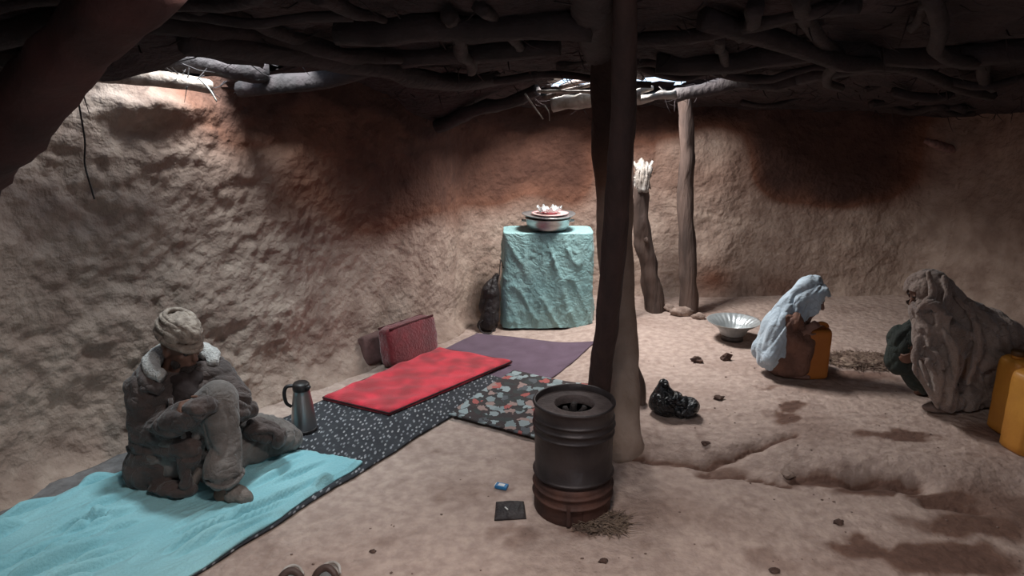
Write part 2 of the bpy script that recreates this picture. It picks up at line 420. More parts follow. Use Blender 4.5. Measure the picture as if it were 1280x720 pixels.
# ------------------------------------------------------------------ ceiling
HOLES = [(-2.2, -1.0, 3.12, 3.85), (.22, 1.28, 4.50, 5.58), (-.55, .75, .8, 1.75)]
vs = []; xs = [-4+.06*i for i in range(144)]; ys = [-2.1+.06*i for i in range(145)]
for y in ys:
    for x in xs: vs.append((x, y, cz(x, y)+.03*fbm(V((x*5, y*5, 0)), 3)))
W = len(xs); fs = []
for j in range(len(ys)-1):
    for i in range(W-1):
        x, y = xs[i]+.03+.07*noise.noise(V((xs[i]*6, ys[j]*6, 0))), ys[j]+.03+.07*noise.noise(V((xs[i]*6, ys[j]*6, 7)))
        if any(a < x < b and c < y < d for a, b, c, d in HOLES): continue
        k = j*W+i; fs.append((k, k+W, k+W+1, k+1))
n = len(vs); top = [(x, y, z+.10) for x, y, z in vs]
ceil = struct(mk('ceiling', list(vs)+top, fs+[tuple(i+n for i in f[::-1]) for f in fs], M_soot))

def branch(p0, p1, r0, r1, m=M_beam, parent=ceil, name='branch', bend=.04, seg=8, rough=.35, n=14):
    p0, p1 = V(p0), V(p1); L = (p1-p0).length; x, y = frame(p1-p0)
    pts = [p0+(p1-p0)*t+(x*noise.noise(p0*3+V((t*2.4, 0, 0)))+y*noise.noise(p0*3+V((0, t*2.4, 4))))*bend*L*4*t*(1-t)*1.5 for t in [i/6 for i in range(7)]]
    v_, f_ = tube(pts, [r0, (r0+r1)/2, r1], seg, rough, 9, n=n); return mk(name, v_, f_, m, parent)
# roof poles read off the photograph
for a, b, r0, r1 in [((185, 28), (500, 72), .035, .03), ((-20, 45), (150, 15), .05, .04), ((395, -5), (480, 25), .03, .015), ((795, 50), (1075, 8), .032, .025),
        ((845, 118), (1000, 98), .045, .04), ((1000, 98), (1135, 78), .04, .03), ((1140, 35), (1165, 5), .018, .014), ((545, 158), (672, 112), .05, .04),
        ((230, 50), (620, 98), .05, .045), ((300, 112), (700, 60), .045, .04), ((420, 40), (740, 30), .05, .05),
        ((600, 10), (650, 60), .025, .02), ((820, 80), (1280, 60), .05, .05), ((880, 25), (1240, 120), .04, .03), ((1000, -5), (1050, 110), .03, .025),
        ((1160, -10), (1240, 110), .03, .03), ((0, 70), (120, 88), .04, .035), ((240, 5), (420, 60), .03, .025), ((560, 20), (590, 90), .03, .025), ((900, 45), (905, 90), .022, .02)]:
    branch(CE(*a, drop=.05), CE(*b, drop=.05), r0, r1)
# further brushwood of the roof, shared meshes
protos = []
for i in range(55):
    x = random.uniform(-2.8, 3.7); y = random.uniform(1.9, 5.8); a = random.gauss(.15, .45)+(math.pi/2 if random.random() < .25 else 0)
    if any(q[0]-.35 < x < q[1]+.35 and q[2]-.35 < y < q[3]+.35 for q in HOLES): continue
    if y > 4.0+(x+2.0)*.75 and x < 0: continue
    if i < 6 or len(protos) < 6:
        o = branch((0, 0, 0), (random.uniform(.7, 1.3), 0, 0), random.uniform(.018, .035), random.uniform(.012, .02), M_beam, ceil, bend=.07); protos.append(o)
        o.data.transform(Matrix.Translation(WL[ceil.name]))
    else:
        o = random.choice(protos).copy(); COL.objects.link(o); o.parent = ceil
    o.location = V((x, y, cz(x, y)-random.uniform(.0, .05)))-WL[ceil.name]; o.rotation_euler = (random.uniform(0, 6), random.uniform(-.07, .07), a)
# twigs and straw hanging out of the roof mat
g = Geo()
for i in range(900):
    x = random.uniform(-2.6, 3.7); y = random.uniform(2.0, 5.9); p = V((x, y, cz(x, y)-.01))
    d = V((random.gauss(0, 1), random.gauss(0, 1), -abs(random.gauss(0, .5)))).normalized()*random.uniform(.05, .16)
    g.add(tube([p, p+d*.5+V((0, 0, -.01)), p+d], [.004, .003, .001], 3, cap=False))
o = g.mk('hanging_twigs', M_beam, ceil); o['kind'] = 'stuff'

# big leaning beam at upper left and the log over the left wall
a = P(205, -50, 1.75); b = P(-60, 235, 2.3)
o = mk('roof_beam', *tube([a, a.lerp(b, .35)+V((0, 0, .015)), a.lerp(b, .7), b], [.085, .085, .10, .11], 16, .25, 7, n=30), mat('reddish_beam', (.085, .032, .028), (.04, .018, .016), 5))
tag(o, 'thick smoke-darkened forked beam slanting across the upper left corner', 'beam')
o = mk('roof_log', *tube([P(60, 84, 3.0), P(125, 93, 3.18), P(190, 98, 3.3), P(262, 108, 3.5)], [.03, .034, .036, .032], 12, .2, 9, n=24), mat('roof_log_bark', (.42, .33, .28), (.2, .14, .11), 20, .85, .5))
tag(o, 'peeled grey log lying across the roof gap above the left wall', 'log')
o = mk('roof_beam', *tube([V((.42, 3.62, 1.95)), V((.31, 2.9, 2.02)), V((.215, 2.2, 2.13)), V((.15, 1.7, 2.17))], [.075, .075, .07, .07], 14, .12, 6, n=30), M_beam)
tag(o, 'dark main beam running overhead from the mud pillar towards the viewer', 'beam')
branch(P(95, 56, 3.1), P(330, 92, 3.75), .05, .05)
branch(P(120, 48, 2.9), P(330, 72, 3.2), .05, .05)
# pieces in the roof hole
for a, b, r0, r1, m in [((690, 131, 4.62), (744, 124, 4.55), .038, .045, M_pale), ((744, 124, 4.55), (800, 120, 4.55), .04, .04, M_pale), ((795, 126, 4.6), (846, 118, 4.55), .03, .03, M_pale),
        ((672, 114, 4.4), (745, 116, 4.45), .009, .011, M_pale), ((790, 117, 4.5), (815, 110, 4.6), .02, .016, M_pale),
        ((686, 97, 4.75), (750, 80, 4.9), .04, .05, M_pale), ((700, 110, 4.6), (740, 98, 4.7), .018, .015, M_wood), ((680, 122, 4.5), (745, 104, 4.6), .015, .012, M_wood)]:
    branch(P(*a), P(*b), r0, r1, m, ceil, bend=.03, rough=.5)
for pts, r, lab in [([(656, 117), (668, 134), (679, 149)], .006, 'short straight pale twig dangling below the roof hole'), ([(680, 131), (686, 140), (687, 151)], .004, 'tiny curled pale twig dangling beside the straight one under the roof hole'),
        ([(249, 98), (262, 112), (271, 127)], .005, 'thin curved pale twig hanging at the end of the log over the left wall')]:
    Y = 4.35 if pts[0][0] > 400 else 3.4
    o = mk('hanging_twig', *tube([P(a, b, Y) for a, b in pts], [r, r*.7], 6, n=8), M_pale); tag(o, lab, 'twig')
o = mk('hanging_wire', *tube([P(93, 100, 2.93), P(97, 122, 2.93), P(106, 175, 2.92), P(106, 205, 2.91), P(114, 235, 2.9), P(118, 249, 2.9)], [.0035, .0035], 6, n=24), mat('black_wire', (.02, .015, .015), rough=.5))
tag(o, 'thin black wire hanging down in front of the lit left wall', 'wire')

# ------------------------------------------------------------------ pillar and posts
def column(name, pts, radii, seg, m, rough, n, sq=1, soot_shade_on=False):
    v_, f_ = tube(pts, radii, seg, rough, 5, n=n)
    at = {'soot_shade': [sstep(1.15, 1.65, q.z+.1*noise.noise(q*4)) for q in v_]} if soot_shade_on else None  # shade on the upper pillar painted into its colour
    return mk(name, v_, f_, m, attrs=at)
b0 = G(780, 548)
o = column('mud_pillar', [V((b0.x, b0.y, -.03)), V((b0.x, b0.y, .1)), P(779, 440, 3.56), P(768, 300, 3.58), P(766, 140, 3.58), V((.47, 3.56, 2.0))],
           [.125, .085, .078, .088, .105, .11], 28, M_pillar, .16, 60, soot_shade_on=True)
tag(o, 'round mud-plastered roof pillar standing just behind the leaning dark pole', 'pillar')
o = column('leaning_pole', [G(741, 538)-V((0, 0, .02)), P(749, 480, 3.37), P(759, 400, 3.2), P(768, 300, 3.05), P(775, 200, 2.88), P(780, 100, 2.72), P(782, -25, 2.5)],
           [.058, .056, .057, .053, .050, .045, .038], 16, M_pole, .14, 60)
tag(o, 'long dark wooden pole leaning against the mud pillar behind the drum stove', 'pole')
b = G(820, 388)
o = thing('broken_post', 'short crooked post with a splintered white top near the back wall', 'post', b)
mk('trunk', *tube([b-V((0, 0, .03)), P(812, 340, b.y), P(802, 290, b.y-.02), P(801, 232, b.y-.05)], [.082, .075, .068, .055], 16, .3, 6, n=40), M_wood, o)
g = Geo(); c = P(803, 232, b.y-.06); g.add(ico(c+V((0, 0, .07)), (.055, .05, .13), 3, .9, seed=4))
for i in range(16):
    a = i*2.4; r = .015+.035*random.random(); q = c+V((math.cos(a)*r, math.sin(a)*r, -.04)); e = q+V((math.cos(a)*.035*random.random(), math.sin(a)*.03, random.uniform(.1, .26)*(1.25-r*12)))
    g.add(tube([q, q.lerp(e, .5)+V((math.cos(a)*.012, 0, 0)), e], [.02, .014, .003], 6, .3, 20, n=6))
for (x, y) in [(816, 201), (814, 219), (792, 222), (792, 202)]: g.add(tube([c+V((0, 0, .03)), P(x, y, b.y-.07)], [.008, .010], 6, .4, 30, n=4))
g.mk('splintered_top', M_pale, o)
g = Geo().add(ico(P(808, 300, b.y-.09), (.02, .015, .024), 2, .3))
g.mk('knot', M_wood, o)
o = mk('thin_prop', *tube([P(789, 182, 5.35), P(787, 240, 5.35), P(785, 300, 5.38), G(786, 400)-V((0, 0, .01))], [.02, .026, .028, .03], 10, .25, 8, n=24), M_wood)
tag(o, 'thin grey prop just left of the splintered post, mostly behind the pillar', 'post')
b = G(862, 391)
o = column('roof_post', [b-V((0, 0, .03)), P(860, 330, b.y), P(856, 250, b.y), P(859, 180, b.y-.05), P(855, 112, b.y-.1)], [.072, .066, .062, .055, .05], 16, M_wood, .22, 50)
tag(o, 'tall straight bark-stripped post holding up the roof right of the splintered post', 'post')
for i, (px, py, r, lab) in enumerate([(836, 388, (.06, .05, .035), 'pale flat stone wedged at the foot of the splintered post'), (852, 394, (.085, .05, .045), 'largest pale stone, in front of the tall post'),
        (872, 398, (.05, .04, .03), 'small stone right of the foot of the tall post')]):
    q = G(px, py); o = mk('stone', *ico(q+V((0, 0, r[2]*.55)), r, 3, .45, seed=i*3), M_stone); tag(o, lab, 'stone')

# ------------------------------------------------------------------ rugs
def cloth_disp(amp, fr, dx, dy, seed):
    d = V((dx, dy, 0)).normalized(); pr = V((-d.y, d.x, 0))
    def f(u, v, x, y):
        p = V((x, y, 0)); q = V((p.dot(d)*fr*.14, p.dot(pr)*fr*.6, seed)); q += V((0, .5*noise.noise(p*2.5), 0))
        m_ = max(0, .25+noise.noise(p*2.2+V((seed, 0, 0)))*1.3); m2 = max(0, .25+noise.noise(p*2.6+V((0, seed, 4)))*1.3)
        return amp*max(0, m_*cr(q, .17)+.7*m2*cr(q*1.9+V((5, 5, 5)), .2)+.3*(noise.noise(q*.8)+.4))
    return f
M_purple = mat('purple_rug_cloth', (.135, .085, .125), (.10, .06, .09), 8, .95, .3, 120, sheen=.2)
c4 = [G(500, 462), G(672, 486), G(745, 428), G(597, 418)]
o = mk('purple_rug', *sheet(c4, 60, 50, .004, .006, cloth_disp(.004, 10, 1, .3, 3)), M_purple); tag(o, 'plain dark purple rug spread in front of the covered table', 'rug')
M_speck = mat('speckled_rug_cloth', (.035, .038, .045), (.022, .024, .03), 10, .95, .3, 120)
spots(M_speck, 42, (1, .42, 1), [(.26, .27, .29), (.14, .15, .16), (.30, .30, .31), (.2, .2, .22)], .22, jitter=.0, rot=.55)
D = V((.52, .854)); N_ = V((-.84, .54)); P0 = V((-.715, 3.12))
c4 = [P0-D*1.7, P0+D*1.33, P0+D*1.33+N_*.76, P0-D*1.7+N_*.8]
o = mk('speckled_rug', *sheet(c4, 120, 40, .010, .006, cloth_disp(.003, 8, .5, .85, 1)), M_speck); tag(o, 'charcoal rug with small white flecks, under the sheet and the red mattress', 'rug')
M_floral = mat('floral_rug_cloth', (.03, .03, .032), (.05, .035, .035), 5, .95, .3, 120)
spots(M_floral, 17, (1, .85, 1), [(.28, .34, .35), (.36, .10, .09), (.04, .045, .045), (.20, .25, .26), (.30, .21, .19), (.26, .31, .32), (.09, .10, .11)], .46, .05)
c4 = [G(560, 522), G(685, 556), G(735, 484), G(642, 467)]
o = mk('floral_rug', *sheet(c4, 60, 50, .018, .006, cloth_disp(.004, 10, 1, .1, 8)), M_floral); tag(o, 'black rug printed with pale blue and pink flowers, left of the drum stove', 'rug')
o = mk('grey_blanket', *sheet([(-2.62, 2.05), (-1.52, 3.55), (-1.66, 3.63), (-2.74, 2.14)], 80, 10, .006, .02, cloth_disp(.012, 14, .55, .8, 5)), mat('grey_blanket_cloth', (.20, .19, .19), (.13, .12, .12), 20))
tag(o, 'dull grey blanket edge lying between the left wall and the turquoise sheet', 'blanket')
M_cyan = mat('turquoise_sheet_cloth', (.29, .57, .62), (.22, .49, .55), 3, .9, .25, 90, sheen=.15)
c4 = [(-1.74, 1.35, 0), (-.73, 3.17, 0), (-1.58, 3.47, 0), (-2.80, 1.78, 0)]
f1 = cloth_disp(.055, 12, .56, .80, 2); f2 = cloth_disp(.020, 26, .70, .68, 12)
CS = []
for i in range(70):
    t, q = random.random(), random.random(); a = math.radians(random.gauss(54, 9)); h = random.uniform(.06, .32)*(1.3-t*.5)
    m_ = V(c4[0]).lerp(V(c4[1]), t).lerp(V(c4[3]).lerp(V(c4[2]), t), q); dx, dy = math.cos(a), math.sin(a)
    CS.append((m_.x, m_.y, dx, dy, h, random.uniform(.010, .020), random.uniform(.5, 1.15), i*3.7))
def creases(x, y):
    z = 0
    for mx_, my_, dx, dy, h, w_, am, sd in CS:
        rx, ry = x-mx_, y-my_; a = rx*dx+ry*dy
        if abs(a) > h: continue
        b = ry*dx-rx*dy
        if abs(b) > .09: continue
        k = (1-(a/h)**2)*2.3*sstep(.22, .5, math.hypot(x+1.45, y-2.97)); b += .012*noise.noise(V((a*7, sd, 0)))
        z += am*k*(.020*math.exp(-((b-w_*.9)/w_)**2)-.019*math.exp(-((b+w_*.5)/(w_*.7))**2))
    return z
o = mk('turquoise_sheet', *sheet(c4, 330, 150, .018, .016, lambda u, v, x, y: max(-.014, .5*f1(u, v, x, y)*sstep(.15, .45, math.hypot(x+1.45, y-2.97))+.5*f2(u, v, x, y)+creases(x, y)-.018*(min(u, 1-u, v, 1-v) < .012))), M_cyan); tag(o, 'wrinkled turquoise sheet that the seated man sits on', 'sheet')
# red mattress
M_red = mat('red_velvet', (.68, .018, .045), (.34, .007, .018), 9, .8, .3, 120, sheen=.4, det=1)
A_, B_, C_, D_ = G(404, 504), G(487, 524), G(640, 458), G(548, 441)
def mat_disp(u, v, x, y):
    e = min(u, 1-u)*1.05; f = min(v, 1-v)*.5; r = min(1, math.sqrt(max(0, min(e, f))/.03)); q = .5+.5*math.cos(u*5*2*math.pi)*math.cos(v*2*2*math.pi)
    return .014*r+.012*q*r-.004+.003*noise.noise(V((x*12, y*12, 0)))
th = thing('red_mattress', 'thin bright red quilted mattress lying across the dark rugs', 'mattress', (A_+C_)/2)
mk('padding', *sheet([B_, C_, D_, A_], 110, 60, .022, .016, mat_disp), M_red, th)
e = [B_, C_, D_, A_, B_]; g = Geo()
for a, b in zip(e, e[1:]): g.add(tube([V((a.x, a.y, a.z+.036)), V((b.x, b.y, b.z+.036))], [.005, .005], 6, n=12))
g.mk('piping', mat('dark_piping', (.05, .01, .014)), th)
# maroon cushion leaning on the wall side of the mattress
M_mar = mat('maroon_velvet', (.20, .018, .026), (.12, .010, .015), 12, .85, .5, 60, sheen=.5)
L_, R_ = G(489, 464), G(548, 441); ax = (R_-L_); ax.z = 0; wd = ax.length; ax.normalize(); bk = V((-ax.y, ax.x, 0))
def cushion(name, base, w_, d_, h_, lean, m, lab):
    up = (V((0, 0, 1))+bk*lean).normalized(); dp = (bk-V((0, 0, 1))*lean).normalized(); R = Matrix((ax, dp, up)).transposed()
    vs = []; bm = bmesh.new(); bmesh.ops.create_cube(bm, size=1); bmesh.ops.subdivide_edges(bm, edges=bm.edges, cuts=14, use_grid_fill=True)
    for v in bm.verts:
        c = v.co; k = [1-(abs(c[i])*2)**6*.08 for i in range(3)]
        q = V((c.x*w_*k[1]*k[2], c.y*d_*(k[0]*k[2])*(1+.18*(1-4*c.x*c.x)*(1-4*c.z*c.z)), c.z*h_*k[0]*k[1]))
        vs.append(base+R @ (q+V((0, 0, h_/2)))+V((1, 1, 1))*.006*fbm(q*14, 2))
    bm.verts.index_update(); fs = [tuple(v.index for v in f.verts) for f in bm.faces]; bm.free()
    dz = min(v.z for v in vs)-(fz(base.x, base.y)+.005)
    vs = [v-V((0, 0, dz)) for v in vs]
    th = thing(name, lab, 'cushion', V((base.x, base.y, fz(base.x, base.y)+.045))); mk('cover', vs, fs, m, th)
    return th, R, dz
mid = (L_+R_)/2+V((0, 0, .045))
th, R, dz = cushion('maroon_cushion', mid+bk*.035, wd*1.0, .13, .27, .16, M_mar, 'maroon velvet block cushion propped upright behind the red mattress')
g = Geo()
for s, t in [((-1, -1), (1, -1)), ((-1, 1), (1, 1))]:
    g.add(tube([mid+bk*.035-V((0, 0, dz))+R @ V((wd*.45*s[0], .055*s[1], .262)), mid+bk*.035-V((0, 0, dz))+R @ V((wd*.45*t[0], .055*t[1], .262))], [.007, .007], 6, .4, 60, n=30))
g.mk('trim_cord', mat('dark_maroon_trim', (.07, .012, .014)), th)
cushion('brown_bolster', mid+bk*.17-ax*.19, .22, .10, .20, .3, mat('brown_bolster_cloth', (.16, .09, .085), (.1, .055, .05), 20), 'small brown bolster half hidden behind the maroon cushion')

# ------------------------------------------------------------------ table with cloth and dishes
t0, t1 = G(628, 414), G(743, 412); TZ = fz(t0.x, t0.y); TX0, TX1 = t0.x+.01, t1.x-.01; TY0 = t0.y+.03; TY1 = TY0+.30; TH = .755
tb = thing('table', 'low wooden table hidden under the light turquoise cloth', 'table', ((TX0+TX1)/2, (TY0+TY1)/2, TZ))
mk('tabletop', *box(((TX0+TX1)/2, (TY0+TY1)/2, TZ+TH-.02), (TX1-TX0-.03, TY1-TY0-.03, .03), bev=.004), M_wood, tb, False)
for x in (TX0+.05, TX1-.05):
    for y in (TY0+.05, TY1-.05): mk('leg', *box((x, y, TZ+(TH-.035)/2), (.045, .045, TH-.035), bev=.004), M_wood, tb, False)
M_tc = mat('table_cloth_cyan', (.30, .50, .50), (.22, .40, .41), 4, .8, .3, 60, sheen=.2, crumple=(11, .009))
vs = []; fs = []; npm = 200; nd = 70; Wd, Dp = TX1-TX0, TY1-TY0; cx_, cy_ = (TX0+TX1)/2, (TY0+TY1)/2
for j in range(nd+1):
    for i in range(npm):
        a = 2*math.pi*i/npm; ca, sa = math.cos(a), math.sin(a); k = (abs(ca)**9+abs(sa)**9)**(-1/9)
        bx, by = ca*k*Wd/2, sa*k*Dp/2
        if j <= 14:
            t = j/14; x, y, z = bx*t, by*t, TH+.002+.004*noise.noise(V((bx*t*9, by*t*9, 0)))
            if t > .93: z -= .006
        else:
            t = (j-14)/(nd-14); h = TH*(1-t)+.022
            q = V((bx*3.2+.5*t, by*3.2, t*1.1)); big = 1-abs(noise.noise(q*1.6+V((2, 0, 0))))*2
            cross = 1-abs(noise.noise(V((bx*9-t*5, by*9, t*8))))*2; cr2 = 1-abs(noise.noise(V((bx*13+t*9, by*9, t*15+4))))*2
            corner = min(1, abs(ca*k)*abs(sa*k))**6
            pp = V((bx, by, 0)); u_ = bx+by*.7
            v1 = cr(V((u_*7-t*1.6, 0, t*1.3)), .07); v2 = cr(V((u_*13+t*1.5, 4, t*2.4)), .09); v3 = cr(V((u_*14, 8, t*12)), .12)
            f = 1+(.012*t)+(t**.6)*.04*big*.5; e = (.015*v1+.009*v2+.005*v3*max(0, .5+2*noise.noise(V((u_*5, 1, t*3)))))*min(1, t*5)+.03*corner*t
            nx_, ny_ = (ca*k)**9, (sa*k)**9; nl = math.hypot(nx_, ny_) or 1
            x = bx*f+e*nx_/nl; y = by*f+e*ny_/nl; z = h+.012*noise.noise(V((bx*4, by*4, 3)))*t
        vs.append((cx_+x, cy_+y, TZ+z))
for j in range(nd):
    for i in range(npm): a = j*npm+i; b = j*npm+(i+1) % npm; fs.append((a, b, b+npm, a+npm))
o = mk('tablecloth', vs, fs, M_tc); tag(o, 'crumpled light turquoise cloth draped over the table by the back wall', 'tablecloth')
o.data.validate()
M_alu = mat('dull_aluminium', (.55, .56, .56), (.42, .42, .43), 14, .38, .15, 60, metal=.85)
c = V((cx_+.0, cy_-.0, TZ+TH+.012)); s_ = 162
th = thing('aluminium_pot', 'round aluminium pot standing on the turquoise tablecloth', 'pot', c)
mk('bowl', *lathe([(.0, 0), (.135, .0), (.155, .012), (.165, .05), (.168, .082), (.176, .088), (.170, .09), (.160, .082), (.157, .05), (.14, .02), (0, .012)], c, 48), M_alu, th)
for s in (-1, 1):
    q = c+V((s*.166, -.01, .065)); mk('handle', *tube([q+V((0, -.03, 0)), q+V((s*.03, -.025, .004)), q+V((s*.03, .025, .004)), q+V((0, .03, 0))], [.005, .005], 6, n=14), M_alu, th)
c2 = c+V((.005, 0, .094))
o = thing('serving_tray', 'wide pale metal tray lying upside down as a lid on the aluminium pot', 'tray', c2)
mk('tray', *lathe([(0, 0), (.15, 0), (.175, .006), (.205, .020), (.206, .024), (.19, .018), (.165, .012), (0, .012)], c2, 48, wob=lambda r, z, a: (r, z+.004*math.sin(a*2+1)*(r/.2))), M_alu, o)
c3 = c2+V((.01, 0, .018))
o = mk('pink_plate', *lathe([(0, 0), (.11, 0), (.14, .010), (.142, .014), (.12, .009), (0, .007)], c3, 40), mat('pink_enamel', (.70, .42, .42), (.6, .45, .42), 9, .4, .05)); tag(o, 'pale pink plate lying on the tray over the pot', 'plate')
M_glass = mat('clear_plastic', (.85, .88, .88), (.7, .74, .74), 14, .12, .6, 40, trans=.65)
c4_ = c3+V((-.005, -.01, .009))
o = thing('crinkled_dish', 'small clear crinkled dish with a pink bottom on top of the stacked tray', 'dish', c4_)
mk('rim', *lathe([(.05, .002), (.07, .02), (.088, .04), (.094, .044), (.086, .041), (.066, .022), (.046, .008)], c4_, 60, wob=lambda r, z, a: (r*(1+.05*math.sin(a*11)), z*(1+.28*math.sin(a*7)+.18*math.sin(a*16)))), M_glass, o)
mk('bottom', *lathe([(0, 0), (.055, 0), (.066, .012), (.062, .015), (0, .008)], c4_, 40), mat('pink_plastic', (.75, .22, .25), (.6, .18, .2), 9, .3, .1), o)
# black bag left of the table
M_blk = mat('black_bag_cloth', (.030, .022, .022), (.014, .011, .012), 12, .6, .5, 40, crumple=(9, .012))
b = G(611, 414); Y = b.y+.02
th = thing('black_bag', 'tall black cloth bag leaning between the table and the back wall', 'bag', b)
blob('sack', [('c', P(611, 400, Y), P(614, 365, Y+.02), .082, .066), ('c', P(614, 365, Y), P(619, 346, Y+.03), .062, .03), ('e', P(610, 405, Y), (.08, .07, .06))], .010, M_blk, th, 3, folds((0, 0, 1), .014, 14, 5, 3))
mk('strap', *tube([P(604, 400, Y-.06), P(599, 406, Y-.07), P(602, 415, Y-.09), P(612, 417, Y-.1), P(618, 411, Y-.09)], [.006, .005], 6, n=20), M_blk, th)
mk('carry_loop', *tube([P(624, 345, Y), P(626, 325, Y+.02), P(629, 335, Y+.03)], [.004, .004], 6, n=12), M_blk, th)

# ------------------------------------------------------------------ thermos
M_steel = mat('brushed_steel', (.34, .33, .33), (.25, .245, .245), 6, .34, .1, 60, metal=.9, stretch=(1, 1, .1))
M_lid = mat('black_plastic', (.022, .018, .018), rough=.45, bump=.1)
b = G(381, 541)+V((0, 0, .019))
th = thing('thermos_jug', 'steel vacuum jug with black lid and handle standing beside the man', 'jug', b)
mk('body', *lathe([(.0, 0), (.062, 0), (.066, .008), (.066, .03), (.062, .08), (.054, .15), (.046, .205), (.042, .228), (.044, .232), (0, .232)], b, 40), M_steel, th)
mk('base_ring', *lathe([(.066, 0), (.0685, .003), (.0685, .014), (.0655, .017)], b, 40), M_lid, th)
mk('lid', *lathe([(.043, .229), (.045, .236), (.044, .262), (.036, .272), (0, .273)], b, 36), M_lid, th)
mk('handle', *tube([b+V((-.035, -.012, .258)), b+V((-.07, -.02, .255)), b+V((-.084, -.024, .22)), b+V((-.078, -.022, .165)), b+V((-.055, -.014, .14))], [.010, .010, .009], 8, n=24), M_lid, th)
mk('spout', *tube([b+V((.03, -.02, .24)), b+V((.055, -.035, .262))], [.012, .009], 8), M_lid, th)

# ------------------------------------------------------------------ drum stove
M_drum = mat('sooty_drum_metal', (.058, .048, .048), (.030, .024, .025), 7, .5, .35, 14, metal=.5)
M_rust = mat('rusty_drum_metal', (.12, .055, .04), (.05, .026, .022), 9, .7, .4, 20, metal=.3)
M_ash = mat('ashy_plate', (.14, .11, .105), (.085, .065, .062), 16, .8, .35, 60, metal=.3)
b = G(715, 632); R0 = .167; H = .505
th = thing('drum_stove', 'sooty cylindrical metal drum stove standing in the centre foreground', 'stove', b)
dent = lambda r, z, a: (r*(1+.012*math.sin(3*a+z*9)+.010*noise.noise(V((math.cos(a)*2, math.sin(a)*2, z*7)))), z)
def bead(z, h=.010, d=.010): return [(R0-.0, z-h), (R0+d*.6, z-h*.4), (R0+d, z), (R0+d*.6, z+h*.4), (R0, z+h)]
prof = [(R0-.004, .165)]+bead(.185)+bead(.375, .008, .007)+bead(.41)+bead(.442, .008, .007)+[(R0, .46), (R0+.001, H-.012), (R0+.008, H-.006), (R0+.009, H), (R0+.002, H+.004), (R0-.004, H), (R0-.005, H-.03), (R0-.006, .165)]
v_, f_ = lathe(prof, b, 64, dent); mk('drum_shell', v_, f_[:-2], M_drum, th)
prof = [(R0-.002, 0), (R0, .004), (R0, .03)]+bead(.08)+[(R0, .11)]+bead(.125)+[(R0, .14), (R0-.002, .168), (R0-.008, .168), (R0-.008, 0)]
v_, f_ = lathe(prof, b, 64, dent)
fd = math.pi*1.5; fs = []
for f in f_[:-2]:
    c = sum((v_[i] for i in f), V())/len(f)-b; a = math.atan2(c.y, c.x)
    if abs(a+math.pi/2-.02) < .16 and .0 < c.z < .075: continue
    fs.append(f)
mk('drum_base', v_, fs, M_rust, th)
mk('fire_door_flap', *box(b+V((-.03, -R0-.006, .055)), (.016, .006, .10), bev=.002), M_rust, th, False)
HO = (.0, -.005); hv = []; seg = 64                                  # top plate with an off-centre hole
def ring(r, z, hole, t=0):
    return [b+V((math.cos(2*math.pi*j/seg)*r+(HO[0] if hole else 0), math.sin(2*math.pi*j/seg)*r+(HO[1] if hole else 0), z)) for j in range(seg)]
rs_ = [ring(R0-.006, H-.022, 0), ring(.125, H-.018, 0), ring(.098, H-.017, 1), ring(.090, H-.012, 1), ring(.085, H-.014, 1), ring(.084, H-.05, 1)]
hv = sum(rs_, []); hf = [(k*seg+j, k*seg+(j+1) % seg, (k+1)*seg+(j+1) % seg, (k+1)*seg+j) for k in range(5) for j in range(seg)]
mk('top_plate', hv, hf, M_ash, th)
mk('inner_grate', *lathe([(0, H-.13), (R0-.012, H-.13)], b, 40), M_blk, th)
M_char = mat('charred_wood', (.045, .035, .033), (.012, .01, .01), 20, .8, .8, 50)
for i, (dx, dy, lab) in enumerate([(-.028, 0, 'left charred wood stub inside the drum stove'), (.03, .005, 'right charred wood stub inside the drum stove'), (.0, .04, 'rear charred wood stub inside the drum stove')]):
    o = mk('charred_stub', *tube([b+V((dx*.6, dy, H-.132)), b+V((dx, dy, H-.075)), b+V((dx*1.4, dy-.01, H-.03))], [.022, .020, .012], 8, .5, 30, n=8), M_char); tag(o, lab, 'firewood')
# ash and straw litter at the stove's foot
M_straw = mat('dry_straw', (.26, .19, .14), (.13, .09, .07), 30, .9, .2)
def litter(name, c, rx, ry, n, L, h, m, lab, cat):
    g = Geo()
    for i in range(n):
        a = random.random()*6.28; r = random.random()**.6; x, y = c.x+math.cos(a)*r*rx, c.y+math.sin(a)*r*ry
        z = fz(x, y)+.002+h*(1-r)*random.random(); l = random.uniform(.4, 1)*L; t = random.random()*6.28; d = V((math.cos(t)*l, math.sin(t)*l, random.uniform(-.1, .35)*l))
        g.add(tube([V((x, y, z)), V((x, y, z))+d*.5+V((0, 0, .003)), V((x, y, z))+d], [.0022, .002, .001], 3, cap=False))
    if h > .03 and n > 1000: g.add(ico(V((c.x, c.y, fz(c.x, c.y))), (rx*.85, ry*.85, h), 4, .25))
    o = g.mk(name, m, smooth=True); o['kind'] = 'stuff'; tag(o, lab, cat); return o
litter('straw_litter', G(752, 656), .12, .08, 500, .07, .03, M_straw, 'loose grey straw and ash littered at the right foot of the drum stove', 'straw')
litter('straw_heap', G(1078, 452), .25, .17, 2200, .07, .035, mat('dung_straw', (.34, .25, .19), (.12, .07, .055), 30, .95, .8, 60), 'low heap of chaff and straw on the ground between the two crouching people', 'straw')

